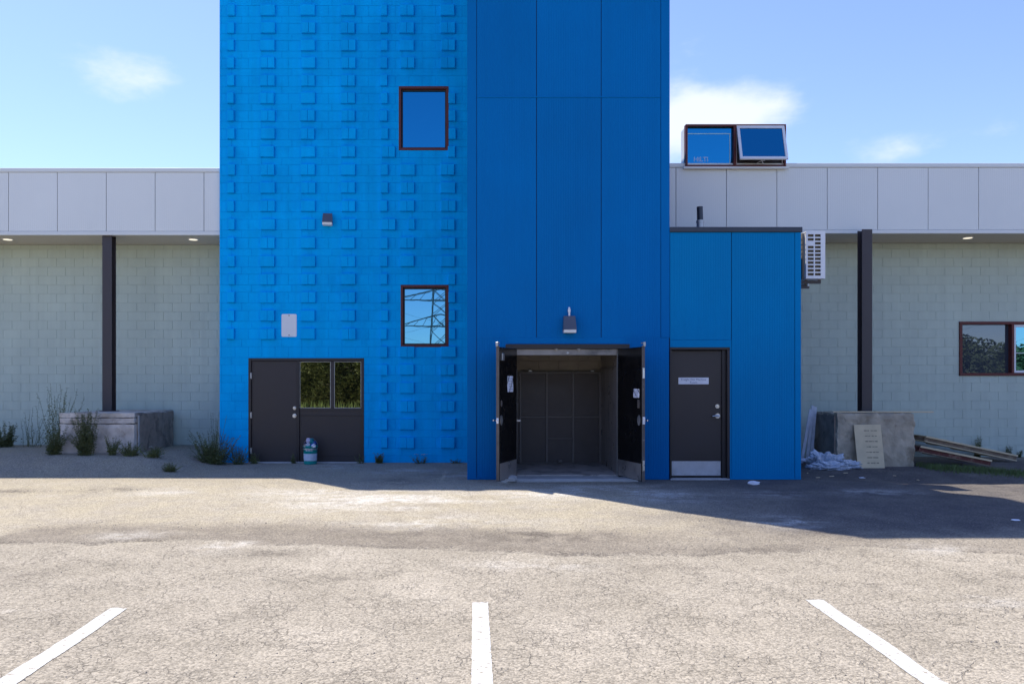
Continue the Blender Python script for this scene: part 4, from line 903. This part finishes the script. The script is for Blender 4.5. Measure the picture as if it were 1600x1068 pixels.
pallet('faded red wooden pallet tilted against the footing, front one of two', (cx1_+.03, 15.32, .30), 1.4, .95, R(11.5), R(-3), MT['wood'], MT['redwood'], 1)
pallet('longer brown wooden pallet tilted behind the red one beside the grey wall', (9.52, 16.34, .43), 1.95, .95, R(12), R(-2), MT['ply'], MT['wood'], 2)
rk = crumple(.11, 41, 1.3, 1, .62, 3, .3, 1.6); me_ = bpy.data.meshes.new('rock'); rk.to_mesh(me_); rk.free(); me_.materials.append(MT['sill'])
rx_, ry_ = X(796, 12.98), 12.98
obj('rock', me_, None, 'rounded pale rock propping the left black door leaf open', 'rock', loc=(rx_, ry_, gz(rx_, ry_)+.05))
for px, py, r_, lb, flat_ in ((1178, 757, .07, 'white crushed carton lying on asphalt before blue annex', .45), (1587, 815, .035, 'white scrap of paper lying alone on shaded asphalt', .3), (1347, 741, .04, 'white scrap lying on dark asphalt before plywood sheet', .3), (167, 728, .05, 'white scrap lying before the weedy footing', .3), (584, 721.5, .06, 'torn white wrapper lying at foot of blue masonry', .35)):
    d = H*F/(py-CY); b = crumple(r_, px, 1.4, 1, flat_, 2, .4); me_ = bpy.data.meshes.new('scrap'); b.to_mesh(me_); b.free(); me_.materials.append(MT['paper'])
    obj('litter_scrap', me_, None, lb, 'litter', loc=(X(px, d), d, gz(X(px, d), d)+r_*flat_*.8))

rr_ = random.Random(9)
for px, py in ((1262, 738), (1296, 741), (1318, 737), (1400, 738), (1436, 741), (1275, 746)):
    d = H*F/(py-CY); x = X(px, d); a = rr_.uniform(0, 3.1); z = gz(x, d); l_ = rr_.uniform(.05, .11)
    board('wood_scrap', 'small splintered wood scrap lying on dark asphalt before the concrete footing', 'wood scrap', (x, d, z+.009), (x+l_*math.cos(a), d+l_*math.sin(a)*.5, z+.012), (math.sin(a), -math.cos(a), 0), .022, .01, MT['ply'], 'wood scraps on the asphalt')
# ------------------------------------------------------------------ loose gravel (uncountable)
rnd = random.Random(21); gr = MB()
def pebble(x, y, r):
    z = gzm(x, y)+r*.25; a = rnd.random()*6.28; vv = []
    for k in range(5): vv.append((x+r*math.cos(a+k*1.257)*rnd.uniform(.7, 1.2), y+r*math.sin(a+k*1.257)*rnd.uniform(.7, 1.2), z-r*.45))
    vv.append((x+rnd.uniform(-.3, .3)*r, y+rnd.uniform(-.3, .3)*r, z+r*rnd.uniform(.4, .8)))
    gr.add(vv, [(k, (k+1) % 5, 5) for k in range(5)])
for _ in range(1500):
    y = 4.1+rnd.random()**1.5*9; x = rnd.uniform(-.75, .85)*y; pebble(x, y, rnd.choice([.003, .004, .005, .007, .009]))
tries = 0; n = 0
while n < 900 and tries < 60000:
    tries += 1; y = rnd.uniform(6.6, 10); x = rnd.uniform(-5.5, 6.5)
    i = np.searchsorted(gx, x); j = np.searchsorted(gy, y); v = pm[j, i]
    if .08 < v < .8 and rnd.random() < .8: pebble(x, y, rnd.choice([.003, .004, .005, .006, .008, .011])); n += 1
for px, py, sx, sy, c_ in ((620, 751, .45, .25, 260), (1240, 812, .5, .25, 200), (1300, 700, .1, .1, 10), (1560, 735, 1.2, .5, 260), (260, 690, .5, .3, 80), (1590, 1005, .12, .15, 40), (40, 767, .5, .1, 40), (200, 765, .5, .1, 60)):
    d = H*F/(max(py, 712)-CY)
    for _ in range(c_): pebble(X(px, d)+rnd.gauss(0, sx), d+rnd.gauss(0, sy), rnd.choice([.005, .007, .009, .013]))
gr.build('gravel', MT['stone'], kind='stuff')

# ------------------------------------------------------------------ weeds
def weed(name, label, cat, px, py_d, h, spread, ns, leaf_, seed, m='leafa', flowers=0, dens=1.0, group=None, lean=0.0, d=None):
    rr = random.Random(seed); spread *= 1.2; ns = int(ns*1.7); x = X(px, d); z0 = gz(x, d)-.01
    o = thing(name, label, cat, (x, d, z0), group)
    st = MB(); lf = MB(); fl_ = MB()
    for s_ in range(ns):
        a = rr.random()*6.28; r0 = rr.random()*spread*.45; hh = h*rr.uniform(.3, 1.12); tip = spread*rr.uniform(.1, 1.15)
        if flowers and s_ < flowers: hh = h*rr.uniform(.85, 1.1)
        base = Vector((r0*math.cos(a), r0*math.sin(a)*.5, 0)); end = Vector((tip*math.cos(a)+lean*hh, tip*math.sin(a)*.45, hh))
        n = 6; pts = []
        for k in range(n+1):
            f = k/n; p = base.lerp(end, f); p += Vector((rr.uniform(-1, 1), rr.uniform(-.6, .6), 0))*.02*h; p.z = hh*(f**.85); pts.append(p)
        st.tube(pts, .0045, 4, .0015)
        nl = int((16+hh*58)*dens); ll0 = leaf_*.78
        for k in range(nl):
            f = min(.999, rr.random()**.9); i = min(int(f*n), n-1); p = pts[i].lerp(pts[i+1], f*n-i)
            b = rr.random()*6.28; ll = ll0*rr.uniform(.5, 1.4)*(1.15-.6*f); dr_ = Vector((math.cos(b), math.sin(b), rr.uniform(-.2, .9))).normalized()
            sd = dr_.cross(Vector((rr.uniform(-1, 1), rr.uniform(-1, 1), 1))).normalized()*ll*rr.uniform(.14, .26); bend = Vector((0, 0, -ll*.22))
            q0 = p+dr_*ll*.1; lf.add([q0, p+dr_*ll*.55+sd, p+dr_*ll+bend, p+dr_*ll*.55-sd], ((0, 1, 2, 3),))
        if s_ < flowers:
            for k in range(18):
                b = rr.random()*6.28; r_ = .045*math.sqrt(rr.random()); c_ = pts[-1]+Vector((r_*math.cos(b), r_*math.sin(b), .012-r_*.15)); e_ = .009
                fl_.add([c_+Vector((-e_, -e_, 0)), c_+Vector((e_, -e_, .003)), c_+Vector((e_, e_, 0)), c_+Vector((-e_, e_, .004))], ((0, 1, 2, 3),))
    st.build('stem', MT['stem'], o); lf.build('foliage', MT[m], o)
    if fl_.v: fl_.build('flower_head', MT['flower'], o)
    return o
G = 'weeds along the wall foot'
weed('weed', 'dense dark bushy weed growing on grey wall beyond the footing', 'weed', 8, 0, .52, .30, 30, .075, 1, 'leafb', 0, 1.3, G, d=16.9)
weed('weed', 'thin wild carrot with pale flower heads between bushy weeds', 'weed', 50, 0, .85, .42, 9, .06, 2, 'leafa', 4, .35, G, d=16.9)
weed('weed', 'tall feathery weed rising past left corner of stained footing', 'weed', 90, 0, 1.30, .38, 22, .065, 3, 'leafa', 1, .75, G, .06, d=15.75)
weed('weed', 'low leafy weed at base of tall feathery weed', 'weed', 84, 0, .55, .24, 22, .075, 31, 'leafb', 0, 1.1, G, d=15.2)
weed('weed', 'dense dark bush growing against front of stained footing', 'weed', 135, 0, .86, .27, 42, .07, 4, 'leafb', 0, 1.25, G, d=15.15)
weed('weed', 'small upright weed before right half of stained footing', 'weed', 176, 0, .36, .13, 16, .06, 5, 'leafa', 0, 1.2, G, d=15.15)
weed('weed', 'low spreading weed at corner of stained footing', 'weed', 203, 0, .28, .24, 26, .06, 6, 'leafa', 0, 1.1, G, d=15.1)
weed('weed', 'sprawling weed mat along shaded side of stained footing', 'weed', 237, 0, .20, .26, 26, .055, 7, 'leafa', 1, 1.1, G, d=15.0)
weed('weed', 'low yellowish weed growing alone from cracked asphalt', 'weed', 266, 0, .17, .20, 22, .05, 8, 'leafa', 0, 1.0, G, d=14.35)
weed('weed', 'large bushy weed with white flower at corner of blue masonry', 'weed', 333, 0, .62, .46, 60, .065, 9, 'leafa', 1, 1.1, G, d=15.75)
weed('weed', 'slender tall weed sprouting from bush at blue masonry corner', 'weed', 338, 0, .98, .18, 10, .05, 10, 'leafa', 1, .6, G, d=15.9)
weed('weed', 'low weed creeping along blue masonry toward brown door', 'weed', 372, 0, .36, .22, 24, .05, 11, 'leafa', 0, 1, G, d=15.85)
weed('weed', 'short weed below hinge side of brown door', 'weed', 396, 0, .22, .12, 12, .05, 12, 'leafa', 0, 1, G, d=15.95)
weed('weed', 'small sprig growing at threshold left of teal pail', 'weed', 458, 0, .22, .08, 7, .05, 13, 'leafa', 0, .9, G, d=16.03)
weed('weed', 'small sprig growing at right jamb of brown door set', 'weed', 563, 0, .2, .10, 9, .04, 14, 'leafa', 0, .8, G, d=16.0)
weed('weed', 'broad leafed sprout at foot of blue masonry right of brown door', 'weed', 592, 0, .21, .08, 9, .075, 15, 'leafa', 0, 1.2, G, d=16.05)
weed('weed', 'pale straggly weed at foot of blue masonry near tower', 'weed', 657, 0, .20, .22, 14, .04, 16, 'leafa', 3, .8, G, d=16.0)
weed('weed', 'small sprout at foot of blue masonry beside metal tower', 'weed', 712, 0, .09, .2, 10, .04, 17, 'leafa', 0, .8, G, d=16.05)
weed('weed', 'upright weed behind pallets against the grey wall', 'weed', 1527, 0, .46, .09, 14, .06, 18, 'leafa', 0, 1.3, G, d=17.38)
weed('weed', 'short dark weed behind the far end of brown pallet', 'weed', 1574, 0, .27, .08, 9, .055, 19, 'leafb', 0, 1.2, G, d=17.38)
weed('weed', 'tiny weed at end of pallets by the grey wall', 'weed', 1592, 0, .17, .06, 8, .05, 20, 'leafb', 0, 1.2, G, d=17.36)
rr = random.Random(77); ga = MB()
for _ in range(4200):
    f = rr.random(); x = 8.85+f*2.3+rr.gauss(0, .05); y = 15.15-f*1.0+rr.gauss(0, .13+.1*(1-f)); hh = rr.uniform(.03, .12)*(1.15-.65*f); a = rr.random()*6.28
    z = gzm(x, y)-.004; l_ = Vector((rr.uniform(-.5, .5)*hh, rr.uniform(-.5, .5)*hh, hh)); w_ = .0045
    s_ = Vector((math.cos(a)*w_, math.sin(a)*w_, 0)); b = Vector((x, y, z)); ga.add([b-s_, b+s_, b+l_*.6+s_*.6, b+l_, b+l_*.6-s_*.6], ((0, 1, 2, 3, 4),))
ga.build('grass', MT['grass'], kind='stuff', label='short green grass growing along front of the pallets')

# ------------------------------------------------------------------ across the lot (seen mirrored in the panes): trees, grass verge, power pylon
rr = random.Random(5)
def tree_meshes(seed, h):
    rr = random.Random(seed); tk = MB(); tk.tube([(0, 0, -.2), (.05, .03, h*.25), (-.05, .02, h*.5), (.04, 0, h*.75)], .16, 8, .05)
    tips = []
    for k in range(9):
        a = k*2.4; b0 = Vector((0, 0, h*(.22+.055*k))); e = b0+Vector((math.cos(a), math.sin(a), .5))*h*(.30-.012*k); tk.tube([b0, b0.lerp(e, .5)+Vector((0, 0, .12)), e], .06, 6, .02); tips.append(e)
    tips += [Vector((0, 0, h*.85)), Vector((0, 0, h*.6)), Vector((0, .2, h*.4))]+[Vector((h*.28*math.cos(q_), h*.28*math.sin(q_), h*.10)) for q_ in (0, 1.6, 3.1, 4.7)]+[Vector((h*.3*math.cos(q_), h*.3*math.sin(q_), h*.28)) for q_ in (.8, 2.4, 4, 5.5)]
    lf = MB()
    for tp in tips:
        rad = h*rr.uniform(.14, .2)
        for _ in range(330):
            v = Vector((rr.gauss(0, 1), rr.gauss(0, 1), rr.gauss(0, .8))).normalized()*rad*rr.random()**.4; p = tp+v; s_ = rr.uniform(.11, .22)
            u_ = Vector((rr.uniform(-1, 1), rr.uniform(-1, 1), rr.uniform(-1, 1))).normalized(); w_ = u_.orthogonal().normalized()*s_*.5
            lf.add([p-u_*s_, p+w_, p+u_*s_, p-w_], ((0, 1, 2, 3),))
    return tk.mesh('trunk', MT['bark']), lf.mesh('crown', MT['crown'])
tms = [tree_meshes(s_, h_) for s_, h_ in ((1, 6.0), (2, 5.2), (3, 6.6))]
k = 0
for x, yrow in [(q_, -24) for q_ in np.arange(-44, 45, 4.2)]+[(q_, -31) for q_ in np.arange(-46, 47, 4.6)]:
    y = yrow+rr.uniform(-2.2, 2.2); a, b = tms[k % 3]
    o = thing('tree', 'leafy green tree across the lot mirrored in the window panes', 'tree', (x, y, gz(x, y)), 'trees across the lot', rr.random()*6.28); s_ = rr.uniform(.85, 1.12); o.scale = (s_*1.15, s_*1.15, s_*.86)
    obj('trunk', a, o); obj('crown', b, o); k += 1
vg = MB()
for _ in range(9000):
    x = rr.uniform(-46, 46); y = rr.uniform(-26, -18.5); hh = rr.uniform(.2, .7); a = rr.random()*6.28; s_ = Vector((math.cos(a), math.sin(a), 0))*.05; b = Vector((x, y, 0)); e = Vector((rr.uniform(-.15, .15), rr.uniform(-.15, .15), hh))
    vg.add([b-s_, b+s_, b+e], ((0, 1, 2),))
vg.build('verge_grass', MT['grass'], kind='stuff')
# lattice power pylon far behind the lot
py_ = thing('power_pylon', 'steel lattice power pylon mirrored in the lower masonry window', 'pylon', (-6.0, -95, 0))
lm = MB(); HP = 36
def half(z): return 2.2-.06*z if z < 16 else 1.24-(z-16)*.02
lv = [0, 4, 7.5, 10.5, 13, 15.2, 17.2, 19, 21, 23, 25, 27, 29, 31, 33, 35, 36]
for z0_, z1_ in zip(lv[:-1], lv[1:]):
    a, b = half(z0_), half(z1_)
    for s1, s2 in ((1, 1), (1, -1), (-1, 1), (-1, -1)): lm.tube([(s1*a, s2*a, z0_), (s1*b, s2*b, z1_)], .09, 4)
    for s_ in (1, -1):
        lm.tube([(-a, s_*a, z0_), (b, s_*b, z1_)], .055, 4).tube([(a, s_*a, z0_), (-b, s_*b, z1_)], .055, 4).tube([(s_*a, -a, z0_), (s_*b, b, z1_)], .055, 4).tube([(s_*a, a, z0_), (s_*b, -b, z1_)], .055, 4)
lm.build('mast', MT['pylon'], py_)
for z_, ln_ in ((11.3, 7.5), (15.6, 8.5), (21, 7)):
    am = MB()
    for s_ in (-1, 1):
        for yy in (-.8, .8): am.tube([(0, yy, z_), (s_*ln_, 0, z_)], .09, 4).tube([(0, yy, z_+1.9), (s_*ln_, 0, z_)], .08, 4)
        for k in range(1, 5):
            f = k/5; am.tube([(s_*ln_*f, 0, z_), (s_*ln_*(f-.12), 0, z_+1.9*(1-f+.12))], .05, 4)
    ar = am.build('crossarm', MT['pylon'], py_)
    for s_ in (-1, 1): MB().tube([(s_*ln_*.95, 0, z_), (s_*ln_*.95, 0, z_-1.6)], .09, 6).build('insulator', MT['pylon'], ar)
    for s_ in (-1, 1):
        wr_ = MB(); pts = [(s_*ln_*.95+u*90, u*6.0, z_-1.6-7*(1-(2*abs(u)-1)**2)) for u in np.linspace(-1, 1, 41)]
        wr_.tube(pts, .018, 4).build('wire', MT['pylon'], ar)
